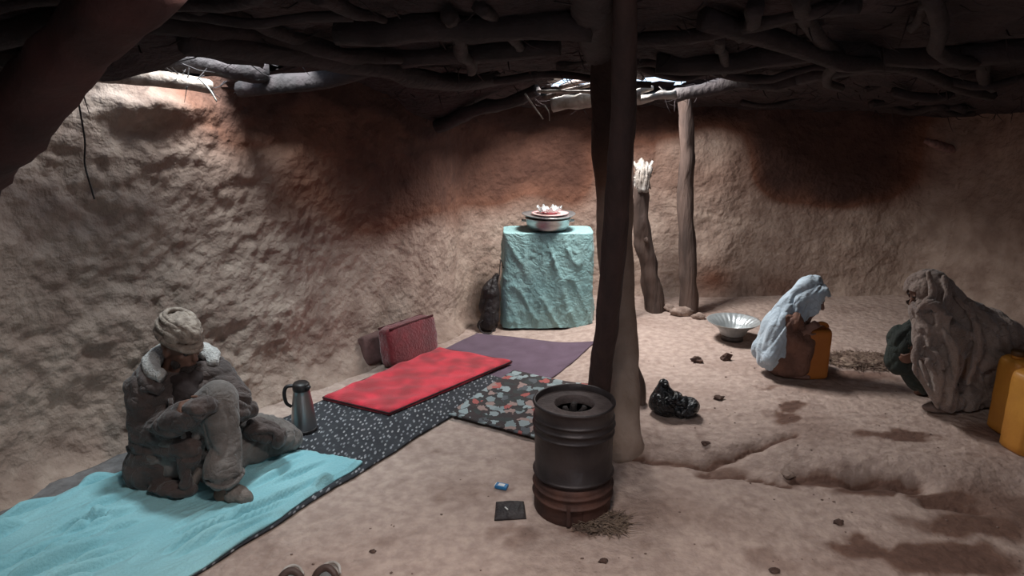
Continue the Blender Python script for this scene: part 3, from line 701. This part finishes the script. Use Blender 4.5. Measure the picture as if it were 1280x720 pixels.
# wallet, matchbox, cigarette
b = G(637, 640); rz = Matrix.Rotation(.12, 3, 'Z')
def pad(u, v, x, y): return .010*min(1, min(u, 1-u, v, 1-v)*10)+.004*noise.noise(V((x*25, y*25, 0)))
q = [b+rz @ V(p) for p in [(-.072, -.062, 0), (.062, -.066, 0), (.072, .062, 0), (-.050, .074, 0)]]
th = thing('cloth_pouch', 'flat black cloth pouch lying on the floor left of the drum stove', 'pouch', b)
mk('pouch', *sheet(q, 24, 24, .002, .006, pad), M_blk, th)
mk('flap_fold', *tube([q[3]+V((.01, -.010, .010)), (q[2]+q[3])/2+V((0, -.010, .014)), q[2]+V((-.010, -.010, .010))], [.004, .005, .004], 6, n=10), M_blk, th)
ci = G(633, 641)+V((0, 0, .022)); o = mk('cigarette_stub', *tube([ci+V((-.006, .008, 0)), ci+V((.006, -.010, 0))], [.0035, .0035], 8, n=3), mat('white_paper', (.8, .8, .78), (.7, .7, .68))); tag(o, 'tiny white cigarette stub lying on the black pouch', 'cigarette')
b = G(627, 610); th = thing('matchbox', 'small blue and white matchbox at the top corner of the black pouch', 'matchbox', b); rz = Matrix.Rotation(-.35, 3, 'Z')
mk('sleeve', *box(b+V((0, 0, .010)), (.056, .036, .014), rz, .0015), mat('blue_card', (.03, .22, .48), (.02, .16, .38), 20, .5, .05), th, False)
mk('label_panel', *box(b+V((0, 0, .0175)), (.030, .020, .001), rz), mat('white_paper', (.8, .8, .78)), th, False)
mk('tray_end', *box(b+rz @ V((-.029, 0, .010)), (.006, .031, .010), rz), mat('white_paper', (.8, .8, .78)), th, False)

# black plastic bag and stone beside pillar
b = G(840, 520); M_plast = mat('black_polythene', (.016, .018, .020), (.010, .011, .013), 9, .22, .6, 22, dist=.03, crumple=(12, .03))
o = blob('plastic_bag', [('e', b+V((-.03, .03, .065)), (.095, .085, .085)), ('e', b+V((.06, .02, .045)), (.095, .08, .060)), ('c', b+V((-.05, .04, .10)), b+V((-.045, .05, .165)), .06, .03), ('c', b+V((.05, .03, .05)), b+V((.135, .03, .035)), .05, .02)], .008, M_plast, None, 2, folds((1, .2, .9), .009, 11, 5, 5, .4))
tag(o, 'crumpled shiny black plastic bag on the floor right of the pillar', 'bag')
a, c = G(803, 503), P(796, 457, G(803, 503).y+.02)
o = mk('leaning_slab', *tube([a-V((.01, 0, .01)), (a+c)/2+V((.012, 0, 0)), c], [.055, .045, .02], 8, .3, 9, n=12, sq=.5), mat('brown_stone', (.17, .12, .10), (.10, .07, .055), 10)); tag(o, 'brown stone slab leaning upright between the pillar and the black plastic bag', 'stone')

# ------------------------------------------------------------------ fluted basin
b = G(915, 424); th = thing('fluted_basin', 'shallow silver basin with a fluted flaring rim on the floor by the posts', 'basin', b)
M_bas = mat('bright_tin', (.62, .66, .67), (.5, .54, .55), 20, .35, .1, 60, metal=.6)
fl = lambda r, z, a: (r, z+(.0045*math.cos(a*26)*sstep(.09, .15, r)*(1-sstep(.172, .182, r))))
mk('bowl', *lathe([(0, .035), (.07, .035), (.088, .045), (.10, .075), (.12, .105), (.155, .128), (.180, .140), (.186, .143), (.180, .136), (.155, .122), (.12, .098), (.096, .07), (.083, .04), (.06, .030), (0, .030)], b, 104, fl), M_bas, th)
mk('foot_ring', *lathe([(.075, 0), (.078, 0), (.072, .034), (.068, .034)], b, 40), mat('dark_tin', (.10, .08, .07), (.06, .05, .045), 20, .5), th)
# clods
for i, (px, py, r, lab) in enumerate([(872, 452, .036, 'dark round clod in front of the silver basin, left of the pointed one'), (907, 450, .032, 'dark pointed clod right below the silver basin'), (898, 499, .026, 'small flat clod right of the black plastic bag'),
        (1048, 655, .020, 'dark chip of bark lying alone on the lower right floor'), (466, 690, .012, 'tiny pebble on the floor near the bottom left'), (880, 576, .018, 'clod at the eroded edge right of the stove'), (985, 598, .03, 'pale pebble lodged at the eroded edge'), (968, 715, .018, 'small dark clod at the bottom edge right of centre'), (755, 703, .016, 'dry leaf scrap below the stove')]):
    q = G(px, py); o = mk('clod', *ico(q+V((0, 0, r*.4)), (r*1.1, r*.8, r*(1.1 if i == 1 else .55)), 2, .7, seed=i*5.3), M_stone if i == 6 else M_clod, smooth=False); tag(o, lab, 'stone' if i in (4, 6) else 'clod')
g = Geo()
for i in range(260):
    x = random.uniform(-1.0, 3.3); y = random.uniform(2.3, 4.8)
    if x < .75 and y > 3.1+(.3 if x > -.3 else -(.3-x)*.5): continue
    if x < -.55 and y < 3.3 and x < -1.15+(y-2.35)*.53+.12: continue
    r = random.uniform(.002, .006); g.add(ico(V((x, y, fz(x, y)+r*.3)), (r*1.2, r, r*.6), 1, .5, seed=i))
o = g.mk('grit', mat('floor_grit', (.26, .18, .15), (.14, .09, .075)), floor); o['kind'] = 'stuff'

# ------------------------------------------------------------------ jerrycans
def jerrycan(name, c, w_, d_, h_, rz, m, lab, lean=0):
    th = thing(name, lab, 'jerrycan', c, None); R = Matrix.Rotation(rz, 3, 'Z') @ Matrix.Rotation(lean, 3, 'X'); vs = []; seg = 48
    prof = [(.0, .0), (.80, 0), (.93, .012), (1, .04), (1, .25), (1, .5), (1, .78), (.985, .84), (.93, .88), (.80, .905), (.5, .915), (0, .918)]
    pr = []
    for a, b in zip(prof, prof[1:]):
        for k in range(3): pr.append((a[0]+(b[0]-a[0])*k/3, a[1]+(b[1]-a[1])*k/3))
    pr.append(prof[-1]); fs = []
    for s, z in pr:
        for j in range(seg):
            a = 2*math.pi*j/seg; ca, sa = math.cos(a), math.sin(a); k = (abs(ca)**5+abs(sa)**5)**(-1/5)
            x, y = ca*k*w_/2*s, sa*k*d_/2*s
            e = sstep(.10, .15, z)*(1-sstep(.68, .74, z)); fx = sstep(.36, .30, abs(x)/w_)
            y *= 1-.07*e*fx; x *= 1-.05*e*sstep(.34, .26, abs(y)/d_)+.012*math.sin(z*50)*e
            vs.append(V(c)+R @ V((x, y, z*h_)))
    n = len(pr)
    for i in range(n-1):
        for j in range(seg): a = i*seg+j; b = i*seg+(j+1) % seg; fs.append((a, b, b+seg, a+seg))
    mk('body', vs, fs, m, th)
    cc = V(c)+R @ V((-w_*.28, 0, h_*.90))
    mk('neck', *lathe([(w_*.11, 0), (w_*.11, h_*.05)], cc, 20, axis=R), m, th)
    mk('cap', *lathe([(w_*.13, h_*.045), (w_*.135, h_*.05), (w_*.135, h_*.09), (w_*.12, h_*.1), (0, h_*.1)], cc, 24, wob=lambda r, z, a: (r*(1+.02*math.sin(a*16)), z), axis=R), mat('cap_plastic', (.12, .06, .02), rough=.5), th)
    q = [V((-w_*.10, 0, h_*.90)), V((-w_*.02, 0, h_*.975)), V((w_*.2, 0, h_*.99)), V((w_*.38, 0, h_*.95)), V((w_*.40, 0, h_*.88))]
    mk('handle', *tube([V(c)+R @ p for p in q], [.012, .013, .012], 8, n=20), m, th)
    return th
M_yel = mat('yellow_plastic', (.62, .29, .045), (.48, .20, .03), 6, .5, .12, 30)
M_ora = mat('orange_plastic', (.50, .17, .03), (.40, .13, .022), 6, .5, .12, 30)
q = G(1256, 562); q.x += .13
th = jerrycan('yellow_jerrycan', q, .26, .17, .45, .12, M_yel, 'front yellow jerrycan at the right edge, cut off by the frame')
mk('label_patch', *box(q+Matrix.Rotation(.12, 3, 'Z') @ V((.0, -.0815, .17)), (.07, .002, .085), Matrix.Rotation(.12, 3, 'Z')), mat('worn_label', (.20, .17, .14), (.45, .25, .08), 40, .6), th, False)
q2 = G(1247, 545); q2.x += .13; q2.y = q.y+.20; q2.z = fz(q2.x, q2.y); jerrycan('yellow_jerrycan', q2, .26, .17, .45, .05, M_yel, 'rear yellow jerrycan standing behind the front one at the right edge')

# slippers at the bottom edge
M_slp = mat('grimy_slipper', (.50, .46, .43), (.32, .28, .25), 20, .7, .3); M_str = mat('brown_strap', (.09, .05, .04), rough=.6)
for px, rz, lab in [(372, .25, 'left one of the two pale slippers, its toe peeking in at the bottom edge'), (410, -.05, 'right one of the two pale slippers, its toe peeking in at the bottom edge')]:
    b = G(px, 722); b.y -= .09 if px < 400 else .075; R = Matrix.Rotation(rz, 3, 'Z'); th = thing('slipper', lab, 'slipper', V((b.x, b.y, fz(b.x, b.y))), 'pair of slippers at the bottom edge'); b = th.location
    g = Geo(); vs = []; n = 28
    for z in (0.003, .010, .022):
        for j in range(n):
            a = 2*math.pi*j/n; y = math.sin(a)*.125; x = math.cos(a)*.045*(1+.22*math.sin(a)-.1*math.cos(2*a)); vs.append(b+R @ V((x*(1 if z < .02 else .96), y, z)))
    fs = [tuple(range(n))[::-1], tuple(2*n+j for j in range(n))]+[(k*n+j, k*n+(j+1) % n, (k+1)*n+(j+1) % n, (k+1)*n+j) for k in range(2) for j in range(n)]
    mk('sole', vs, fs, M_slp, th)
    mk('strap', *tube([b+R @ V(p) for p in [(-.048, .03, .012), (-.030, .045, .045), (0, .055, .058), (.03, .045, .045), (.05, .03, .012)]], [.012, .014, .012], 8, n=16), M_str, th)
    mk('toe_rim', *tube([b+R @ V(p) for p in [(-.040, .075, .024), (-.022, .112, .03), (.005, .123, .032), (.030, .108, .03), (.046, .07, .024)]], [.005, .006, .005], 8, n=16), M_slp, th)

# wall peg, and a bright blob added for a daylight dot
o = mk('wall_peg', *tube([P(1158, 176, 5.75), P(1174, 182, 5.85), P(1215, 196, 6.25)], [.02, .034, .03], 10, .4, 18, n=14), mat('pinkish_peg_wood', (.34, .20, .18), (.2, .11, .10), 20))
tag(o, 'short dusty pinkish peg sticking out of the dark wall at the upper right', 'peg')
q = CE(1123, 76, .05); o = mk('daylight_dot', *ico(q-V((0, .02, .01)), (.012, .008, .014), 2, .6, seed=3), mat('bright_dot', (.8, .85, .9), (.7, .75, .8), rough=.25, metal=.9)); tag(o, 'tiny bright blob added for a dot of daylight under the dark roof at the right', 'light dot')

# ------------------------------------------------------------------ people
def hframe(f, up=(0, 0, 1)):
    f = V(f).normalized(); u = V(up); s = f.cross(u).normalized(); u = s.cross(f).normalized(); return f, s, u
def head_prims(c, f, up=(0, 0, 1), k=1.0):
    f, s, u = hframe(f, up); R = Matrix((s, f, u)).transposed(); c = V(c); o = []
    L = lambda x, y, z: c+(s*x+f*y+u*z)*k
    o.append(('e', L(0, -.012, .025), (.074*k, .092*k, .088*k), R))      # cranium
    o.append(('e', L(0, .022, -.035), (.056*k, .062*k, .078*k), R))      # face
    o.append(('e', L(0, .060, -.092), (.026*k, .022*k, .020*k), R))      # chin
    o.append(('c', L(0, .076, .012), L(0, .098, -.026), .010*k, .014*k))  # nose
    o.append(('c', L(-.034, .068, .022), L(.034, .068, .022), .012*k, .012*k))  # brow
    for t in (-1, 1):
        o.append(('e', L(t*.038, .052, -.022), (.020*k, .020*k, .018*k), R))   # cheek
        o.append(('e', L(t*.075, -.008, -.008), (.010*k, .020*k, .032*k), R))   # ear
    o.append(('c', L(-.018, .078, -.058), L(.018, .078, -.058), .009*k, .009*k))  # lips
    o.append(('c', L(0, -.02, -.06), L(0, -.045, -.17), .052*k, .056*k))      # neck
    return o, L, R
def eyes(parent, L, R, k=1):
    for t in (-1, 1):
        Geo().add(ico(L(t*.030, .068, .0), .0125*k, 2)).mk('eye', mat('dark_eye', (.05, .04, .035), (.02, .015, .012), 30, .2, 0), parent)
        Geo().add(tube([L(t*.018, .079, .022), L(t*.032, .081, .027), L(t*.048, .070, .022)], [.003, .004, .002], 6, n=8)).mk('eyebrow', mat('dark_hair', (.03, .022, .02), rough=.8), parent)
def hand_prims(w0, d, nrm, side, k=1.0, curl=.5):
    """w0 wrist, d direction of the hand, nrm palm normal (towards what it holds), side: +1/-1 where the thumb is"""
    d = V(d).normalized(); nrm = V(nrm); nrm = (nrm-d*nrm.dot(d)).normalized(); s = d.cross(nrm)*side; w0 = V(w0); o = []
    R = Matrix((s, d, nrm)).transposed(); o.append(('e', w0+d*.045*k, (.040*k, .052*k, .016*k), R)); o.append(('c', w0, w0+d*.02*k, .024*k, .026*k))
    for i, (x, ln) in enumerate([(.030, .070), (.010, .078), (-.010, .074), (-.030, .058)]):
        p = w0+d*.085*k+s*x*k; a = curl*.5; L = [.45, .32, .23]
        for t in L:
            q = p+(d*math.cos(a)+nrm*math.sin(a))*ln*t*k; o.append(('c', p, q, .0085*k, .0078*k)); p = q; a += curl
    p = w0+d*.025*k+s*.032*k; a = s*.7+d*.6+nrm*.35*curl
    q = p+a.normalized()*.034*k; o.append(('c', p, q, .0115*k, .010*k)); o.append(('c', q, q+(d*.8+nrm*.5*curl+s*.2).normalized()*.028*k, .010*k, .0085*k))
    return o
M_skin = mat('brown_skin', (.17, .085, .058), (.13, .062, .042), 12, .6, .15, 120)

# --- seated man
hip = V((-1.60, 3.08, .0)); base = V((-1.55, 3.05, fz(-1.55, 3.05)+.03))
man = thing('person', 'seated man in brown turban and dark hooded coat, one knee drawn up', 'person', base)
HR, HL = V((-1.58, 2.99, .16)), V((-1.52, 3.14, .14)); KR = V((-1.30, 2.95, .455)); AR = V((-1.26, 2.84, .10))
KL = V((-1.19, 3.27, .115)); AL = V((-1.42, 3.01, .075)); SR, SL = V((-1.665, 3.02, .485)), V((-1.385, 3.17, .485)); CH = V((-1.545, 3.08, .40))
ER = P(182, 545, 2.95); WR = P(240, 515, 2.84); EL = P(300, 506, 3.06); WLf = P(262, 506, 2.88); NK = V((-1.535, 3.10, .53)); HD = P(226, 434, 3.09)
hp, HLf, HRm = head_prims(HD, (.90, -.44, -.20), (.03, .03, 1), .97)
pr = hp+[('c', NK-V((0, 0, .03)), HD-V((0, 0, .06)), .06, .055), ('c', CH, V((-1.61, 3.08, .14)), .13, .14), ('c', SR, SL, .06, .06), ('c', SR, ER, .045, .038), ('c', SL, EL, .045, .038), ('c', ER, WR, .036, .026), ('c', EL, WLf, .036, .026),
         ('c', HR, KR, .08, .055), ('c', KR, AR, .05, .036), ('c', HL, KL, .08, .055), ('c', KL, AL, .05, .036)]
pr += hand_prims(WR, (KR-WR)+V((.06, -.04, 0)), (.2, .8, -.4), 1, .95, .6)+hand_prims(WLf, (-.8, -.35, .1), (0, .5, -.8), -1, .95, .6)
FT = G(308, 636); FT.z = fz(FT.x, FT.y)+.055
pr += [('c', AR, AR+V((0, -.02, -.02)), .036, .036), ('c', AR+V((-.02, -.02, -.04)), FT, .03, .026)]
blob('body', pr, .0065, M_skin, man, 2)
eyes(man, HLf, HRm, .95)
fm = lambda v, n: .010*noise.noise(v*30)+.006*noise.noise(v*60)
blob('beard', [('e', HLf(0, .055, -.095), (.045, .032, .042), HRm), ('e', HLf(0, .068, -.125), (.03, .024, .035), HRm), ('c', HLf(-.05, .03, -.06), HLf(.05, .03, -.06), .02, .02)], .006, mat('dark_beard', (.045, .032, .028), (.02, .015, .013), 30, .9, 1, 90), man, 2, fm)
M_trou = mat('grey_brown_cloth', (.175, .15, .137), (.10, .084, .076), 12, .95, .3, 60, sheen=.2, crumple=(10, .012))
M_coat = mat('dark_coat_cloth', (.085, .058, .051), (.040, .027, .024), 9, .85, .4, 50, sheen=.2, crumple=(10, .014))
ff1 = folds(KR-AR, .017, 13, 2.5, 1); ff2 = folds((KL-HL).cross(V((0, 0, 1))), .018, 12, 5, 2)
blob('trousers', [('c', HR, KR, .115, .088), ('c', KR, V((-1.275, 2.90, .28)), .086, .082), ('c', V((-1.275, 2.90, .28)), AR+V((0, -.005, .045)), .082, .074), ('c', HL, KL, .125, .10), ('c', KL, AL, .095, .065), ('e', V((-1.58, 3.06, .14)), (.17, .17, .13)),
      ('e', KL+V((.02, 0, -.01)), (.12, .10, .085))], .010, M_trou, man, 4, lambda v, n: (ff1(v, n)*sstep(.50, .38, v.z) if v.z > .16 and v.x > -1.45 else ff2(v, n)))
mk('trouser_hem', *tube([AR+V((math.cos(a)*.078, math.sin(a)*.072-.005, .038+.012*math.sin(a*2+1))) for a in [i*2*math.pi/12 for i in range(13)]], [.011, .011], 8, .3, 30, n=40), M_trou, man)
blob('front_sock', [('c', AR+V((-.005, 0, -.035)), AR+V((0, -.01, .02)), .043, .045), ('c', AR+V((-.005, .01, -.052)), FT+V((0, 0, -.002)), .044, .037), ('e', (AR+FT)/2+V((0, 0, -.018)), (.06, .05, .042))], .006, mat('grey_sock', (.20, .165, .145), (.14, .115, .10), 20, .95, .4, 90), man, 5,
     folds((0, 0, 1), .002, 30, 10))
blob('rear_sock', [('c', AL, V((-1.455, 2.93, .085)), .04, .032), ('e', V((-1.45, 2.925, .075)), (.035, .045, .045))], .006, mat('grey_sock', (.2, .16, .14)), man, 4)
cf = folds((SR-ER).cross(V((0, 1, 0))), .017, 13, 4, 4, .5); cf2 = folds((.2, 0, 1), .018, 12, 4, 9, .5)
blob('coat', [('c', CH+V((0, .02, 0)), V((-1.62, 3.09, .15)), .165, .165), ('c', SR+V((.03, 0, -.01)), SL+V((-.02, 0, -.01)), .085, .085), ('c', SR, ER, .078, .070), ('c', ER, WR.lerp(ER, -.12), .072, .048),
      ('c', SL, EL, .076, .066), ('c', EL, WLf.lerp(EL, -.1), .066, .048), ('e', V((-1.63, 2.98, .14)), (.13, .12, .13)), ('e', P(185, 585, 2.96), (.11, .10, .12)), ('c', P(178, 560, 2.98), P(238, 560, 2.88), .07, .055), ('c', P(238, 560, 2.88), P(232, 602, 2.84), .055, .03),
      ('e', P(215, 610, 2.86), (.11, .06, .028)), ('c', V((-1.38, 3.19, .33)), V((-1.33, 3.2, .16)), .09, .07), ('c', P(318, 535, 3.15), P(345, 545, 3.12), .06, .05)],
     .009, M_coat, man, 4, lambda v, n: cf(v, n) if (v.z > .22) else cf2(v, n))
# open coat front: shirt panel with painted shade, and pale fleece hood around the neck
blob('shirt', [('c', HD+V((.03, -.06, -.16)), V((-1.45, 2.945, .30)), .062, .075), ('e', HD+V((.02, -.03, -.14)), (.08, .07, .05))], .009, mat('near_black_cloth', (.030, .018, .017), (.018, .011, .010), 12), man, 4, folds((0, 0, 1), .008, 14, 5, 7))
M_fleece = mat('white_fleece', (.62, .60, .57), (.42, .40, .38), 30, .95, 1, 90, sheen=.3)
f_, s_v, u_ = hframe((.68, -.70, 0)); cc = HD+V((-.005, .01, -.075))
pts = []
for i in range(13):
    a = math.radians(-58-244*i/12+0); pts.append(cc+f_*math.cos(a)*.115+s_v*math.sin(a)*-.128+V((0, 0, .035*math.sin(math.radians(244*i/12-32))*1-.02)))
mk('hood_lining', *tube([p+V((0, 0, .016))+(p-cc).normalized()*.004 for p in pts], [.026, .038, .042, .040, .042, .038, .026], 12, .3, 25, n=40), M_fleece, man)
mk('hood', *tube([p+(p-cc).normalized()*.026+V((0, 0, -.034)) for p in pts], [.024, .044, .05, .05, .05, .044, .024], 12, .35, 14, n=40), M_coat, man)
for s in (1, -1):   # lapel strips
    mk('coat_zip', *tube([CH+f_*.145+s_v*s*.075+V((0, 0, .07)), CH+f_*.175+s_v*s*.085, CH+f_*.16+s_v*s*.09+V((0, 0, -.1))], [.010, .012, .010], 8, .3, 20, n=14), M_coat, man)
# turban: cap plus wound cloth bands
M_turb = mat('turban_cloth', (.35, .285, .235), (.17, .13, .105), 30, .95, .5, 60, stretch=(1, 1, 1), crumple=(20, .006))
tt = thing; ctr = HLf(0, -.015, .050)
tb_ = blob('turban', [('e', HLf(0, -.016, .090), (.092, .105, .074), HRm), ('e', HLf(0, -.024, .062), (.096, .108, .050), HRm)], .008, M_turb, man, 3, folds(HLf(1, .6, .3)-HLf(0, 0, 0), .007, 24, 4, 2))
for i in range(6):
    zz = .040+.021*i; rr = .092*math.sqrt(max(.1, 1-(i/6.8)**2)); th_ = .0175-.001*i
    pts = []
    for k in range(25):
        a = k*2*math.pi/24; pts.append(HLf(math.cos(a)*rr*.95, math.sin(a)*rr*1.10-.018, zz+(.034-.004*i)*math.sin(a+2.6+(i % 2)*.7)))
    mk('turban_band', *tube(pts, [th_, th_*.85, th_*1.1, th_*.85, th_], 10, .12, 16, n=50), M_turb, tb_)

# --- child with blue headscarf holding the orange can
cb = G(983, 466); Y0 = cb.y
child = thing('person', 'small crouching child in a pale blue headscarf holding the orange jerrycan', 'person', cb)
jc = G(1018, 474); jc.y += .05
hc = P(1014, 373, Y0); hp, HLf, HRm = head_prims(hc, (.84, -.42, -.40), (.3, 0, 1), .88)
SHR, SHL = P(990, 402, Y0-.09), P(996, 400, Y0+.09); HPc = P(975, 450, Y0)
KN = P(1004, 428, Y0-.10); KN2 = P(1008, 426, Y0+.12); AN = V((P(990, 460, Y0-.10).x, Y0-.10, cb.z+.05)); AN2 = V((AN.x+.02, Y0+.11, cb.z+.05))
HW = P(1004, 415, jc.y-.05)
pr = hp+[('c', hc+V((-.04, 0, -.10)), P(980, 430, Y0), .06, .085), ('c', SHR, SHL, .045, .045), ('c', P(980, 430, Y0), HPc, .085, .095), ('c', HPc, KN, .06, .045), ('c', KN, AN, .042, .03), ('c', HPc, KN2, .06, .045), ('c', KN2, AN2, .042, .03),
         ('c', AN+V((0, 0, -.02)), AN+V((.09, -.02, -.03)), .025, .02), ('c', AN2+V((0, 0, -.02)), AN2+V((.09, 0, -.03)), .025, .02), ('c', SHR, P(990, 430, Y0-.09), .034, .028), ('c', P(990, 430, Y0-.09), HW, .028, .02), ('c', SHL, P(1005, 420, Y0+.12), .034, .028), ('c', P(1005, 420, Y0+.12), P(1016, 414, jc.y+.06), .028, .02)]
pr += hand_prims(HW, (.75, -.05, .55), (.35, .7, -.3), -1, .72, .45)+hand_prims(P(1016, 414, jc.y+.06), (.6, -.3, .3), (.2, -.9, -.3), 1, .72, .5)
blob('body', pr, .006, mat('child_skin', (.26, .14, .105), (.2, .105, .08), 12, .6, .1), child, 2)
eyes(child, HLf, HRm, .88)
blob('dress', [('c', P(990, 408, Y0), P(980, 445, Y0), .10, .135), ('e', P(985, 455, Y0), (.15, .15, .075)), ('c', P(980, 445, Y0), KN, .10, .065), ('c', P(980, 445, Y0), KN2, .10, .065), ('c', KN, P(1000, 460, Y0-.10), .065, .06), ('c', SHR, P(990, 430, Y0-.09), .06, .056), ('c', P(990, 430, Y0-.09), HW.lerp(P(990, 430, Y0-.09), .1), .052, .036)],
     .009, mat('rust_brown_cloth', (.20, .10, .07), (.12, .062, .046), 9, .9, .3, crumple=(11, .01)), child, 4, folds((.2, 0, 1), .010, 14, 4, 6))
M_scarf = mat('pale_blue_scarf', (.50, .60, .68), (.38, .47, .55), 6, .9, .25, 60, sheen=.3, crumple=(11, .010))
hf, hs, hu = hframe((.84, -.42, -.40), (.3, 0, 1))
def face_open(v):
    q = v-hc; return q.dot(hf) > .045 and abs(q.dot(hs)) < .055 and -.13 < q.dot(hu) < .055
blob('headscarf', [('e', HLf(0, -.015, .02), (.092, .112, .108), HRm), ('e', HLf(0, .02, -.04), (.080, .088, .10), HRm), ('c', HLf(0, -.05, -.03), P(975, 412, Y0), .10, .115), ('c', P(975, 412, Y0), P(966, 436, Y0), .115, .12), ('c', P(966, 436, Y0), P(962, 446, Y0-.02), .11, .085),
      ('c', HLf(0, -.01, -.09), P(990, 398, Y0-.06), .075, .05), ('c', P(985, 402, Y0-.08), P(962, 448, Y0-.10), .05, .045)], .008, M_scarf, child, 4, folds((.55, 0, 1), .014, 15, 3, 3, .4), face_open)
jerrycan('orange_jerrycan', jc, .165, .125, .345, .1, M_ora, 'smaller orange jerrycan standing upright in the arms of the crouching child')

# --- woman in the grey-brown shawl
wb = G(1195, 512); Y0 = wb.y+.08
wom = thing('person', 'crouching person wrapped in a large grey-brown shawl, facing left', 'person', V((wb.x, Y0, wb.z)))
hc = P(1158, 366, Y0); hp, HLf, HRm = head_prims(hc, (-.88, .10, -.5), (-.35, 0, 1), .95)
FTw = G(1142, 494); KW = P(1140, 432, Y0-.05); KW2 = P(1152, 430, Y0+.16); HPw = P(1220, 478, Y0+.05)
AW = V((G(1165, 500).x, Y0-.10, wb.z+.07)); AW2 = AW+V((.03, .22, 0))
pr = hp+[('c', hc+V((.04, 0, -.10)), P(1205, 425, Y0), .07, .12), ('c', P(1205, 425, Y0), HPw, .12, .14), ('c', P(1190, 408, Y0-.09), P(1190, 408, Y0+.12), .06, .06), ('c', HPw, KW, .085, .06), ('c', KW, AW, .055, .04), ('c', HPw, KW2, .085, .06), ('c', KW2, AW2, .055, .04),
         ('c', P(1190, 408, Y0-.09), P(1180, 435, Y0-.13), .045, .038), ('c', P(1180, 435, Y0-.13), P(1156, 440, Y0-.12), .036, .026), ('c', P(1190, 405, Y0+.16), P(1170, 435, Y0+.2), .045, .038), ('c', P(1170, 435, Y0+.2), P(1150, 445, Y0+.12), .036, .026),
         ('c', AW+V((0, 0, -.035)), V((FTw.x+.01, AW.y-.01, wb.z+.025)), .034, .026), ('c', AW2+V((0, 0, -.035)), V((FTw.x+.03, AW2.y, wb.z+.025)), .034, .026)]
pr += hand_prims(P(1156, 440, Y0-.12), (-.7, .1, -.4), (-.2, .9, 0), 1, .85, .5)+hand_prims(P(1150, 445, Y0+.12), (-.8, -.1, -.3), (-.2, -.9, 0), -1, .85, .5)
blob('body', pr, .007, M_skin, wom, 2); eyes(wom, HLf, HRm, .95)
blob('skirt', [('c', P(1135, 425, Y0), P(1125, 450, Y0), .10, .085), ('c', P(1150, 415, Y0+.04), P(1135, 430, Y0), .09, .11), ('c', P(1135, 440, Y0), P(1158, 470, Y0), .11, .11), ('c', P(1160, 470, Y0), P(1200, 488, Y0), .10, .09)], .010,
     mat('dark_green_cloth', (.030, .040, .034), (.015, .020, .018), 9, .9, crumple=(10, .014)), wom, 4, folds((.3, 0, 1), .012, 12, 4, 8), lambda v: v.z < wb.z+.012)
mk('slipper', *ico(V((FTw.x+.01, AW.y-.02, wb.z+.03)), (.085, .042, .028), 3, .15), mat('dusty_slipper', (.26, .20, .175), (.18, .13, .11), 14), wom)
M_shawl = mat('grey_brown_shawl', (.31, .24, .205), (.215, .16, .138), 7, .95, .5, 70, sheen=.3, crumple=(9, .016))
s1 = folds((.35, -.1, -1), .020, 10, 2.6, 2, .4); s2 = folds((-.3, 0, 1), .007, 22, 4, 4, .4)
hf, hs, hu = hframe((-.88, .10, -.5), (-.35, 0, 1))
def face_open2(v):
    q = v-hc; return (q.dot(hf) > .045 and abs(q.dot(hs)) < .058 and -.13 < q.dot(hu) < .06) or v.z < wb.z+.010
def ridge(pts, r0):
    out = []; q = resample([P(a, b, Y0-d_) for a, b, d_ in pts], 9)
    for k in range(8): out.append(('c', q[k], q[k+1], r0*(.6+.4*math.sin(k/8*math.pi)), r0*(.6+.4*math.sin((k+1)/8*math.pi))))
    return out
RG = ridge([(1160, 340, .10), (1166, 365, .13), (1160, 385, .14)], .022)+ridge([(1180, 346, .10), (1186, 375, .15), (1176, 400, .19), (1190, 430, .24), (1194, 465, .24), (1186, 505, .22)], .026) \
   +ridge([(1144, 392, .10), (1160, 378, .15), (1178, 392, .19), (1172, 415, .2), (1150, 410, .16)], .030)+ridge([(1150, 420, .16), (1144, 445, .2), (1152, 478, .22), (1172, 508, .2)], .024) \
   +ridge([(1160, 425, .2), (1172, 455, .24), (1172, 500, .22)], .022)+ridge([(1196, 372, .14), (1216, 395, .18), (1222, 430, .21), (1210, 480, .22)], .020)+ridge([(1215, 378, .10), (1240, 405, .14), (1252, 440, .17), (1245, 480, .17)], .020) \
   +ridge([(1155, 432, .22), (1172, 446, .26), (1180, 462, .26)], .016)+ridge([(1152, 445, .22), (1166, 458, .26), (1176, 474, .26)], .014)
blob('shawl', RG+[('e', HLf(0, -.015, .02), (.098, .118, .110), HRm), ('e', HLf(0, .015, -.05), (.088, .092, .10), HRm), ('c', HLf(0, -.05, -.03), P(1190, 405, Y0), .105, .16), ('c', P(1190, 408, Y0), P(1218, 436, Y0), .165, .215), ('c', P(1218, 436, Y0), P(1228, 470, Y0), .215, .19), ('e', P(1236, 450, Y0+.02), (.21, .20, .19)),
      ('e', P(1222, 420, Y0), (.20, .19, .17)), ('c', P(1200, 395, Y0), P(1250, 425, Y0), .11, .13), ('c', P(1182, 420, Y0-.10), P(1176, 470, Y0-.14), .12, .085), ('c', P(1176, 470, Y0-.14), P(1184, 505, Y0-.14), .085, .055), ('c', P(1190, 500, Y0-.1), P(1215, 500, Y0-.04), .07, .08), ('c', P(1215, 495, Y0), P(1240, 495, Y0+.05), .10, .08),
      ('c', P(1150, 388, Y0-.07), P(1160, 425, Y0-.14), .06, .075), ('e', P(1160, 395, Y0-.09), (.07, .06, .06)), ('c', P(1158, 440, Y0-.17), P(1170, 480, Y0-.17), .05, .06), ('c', P(1240, 455, Y0), P(1265, 450, Y0+.05), .12, .055)],
     .009, M_shawl, wom, 3, lambda v, n: s1(v, n) if v.z < hc.z-.06 else s2(v, n), face_open2)
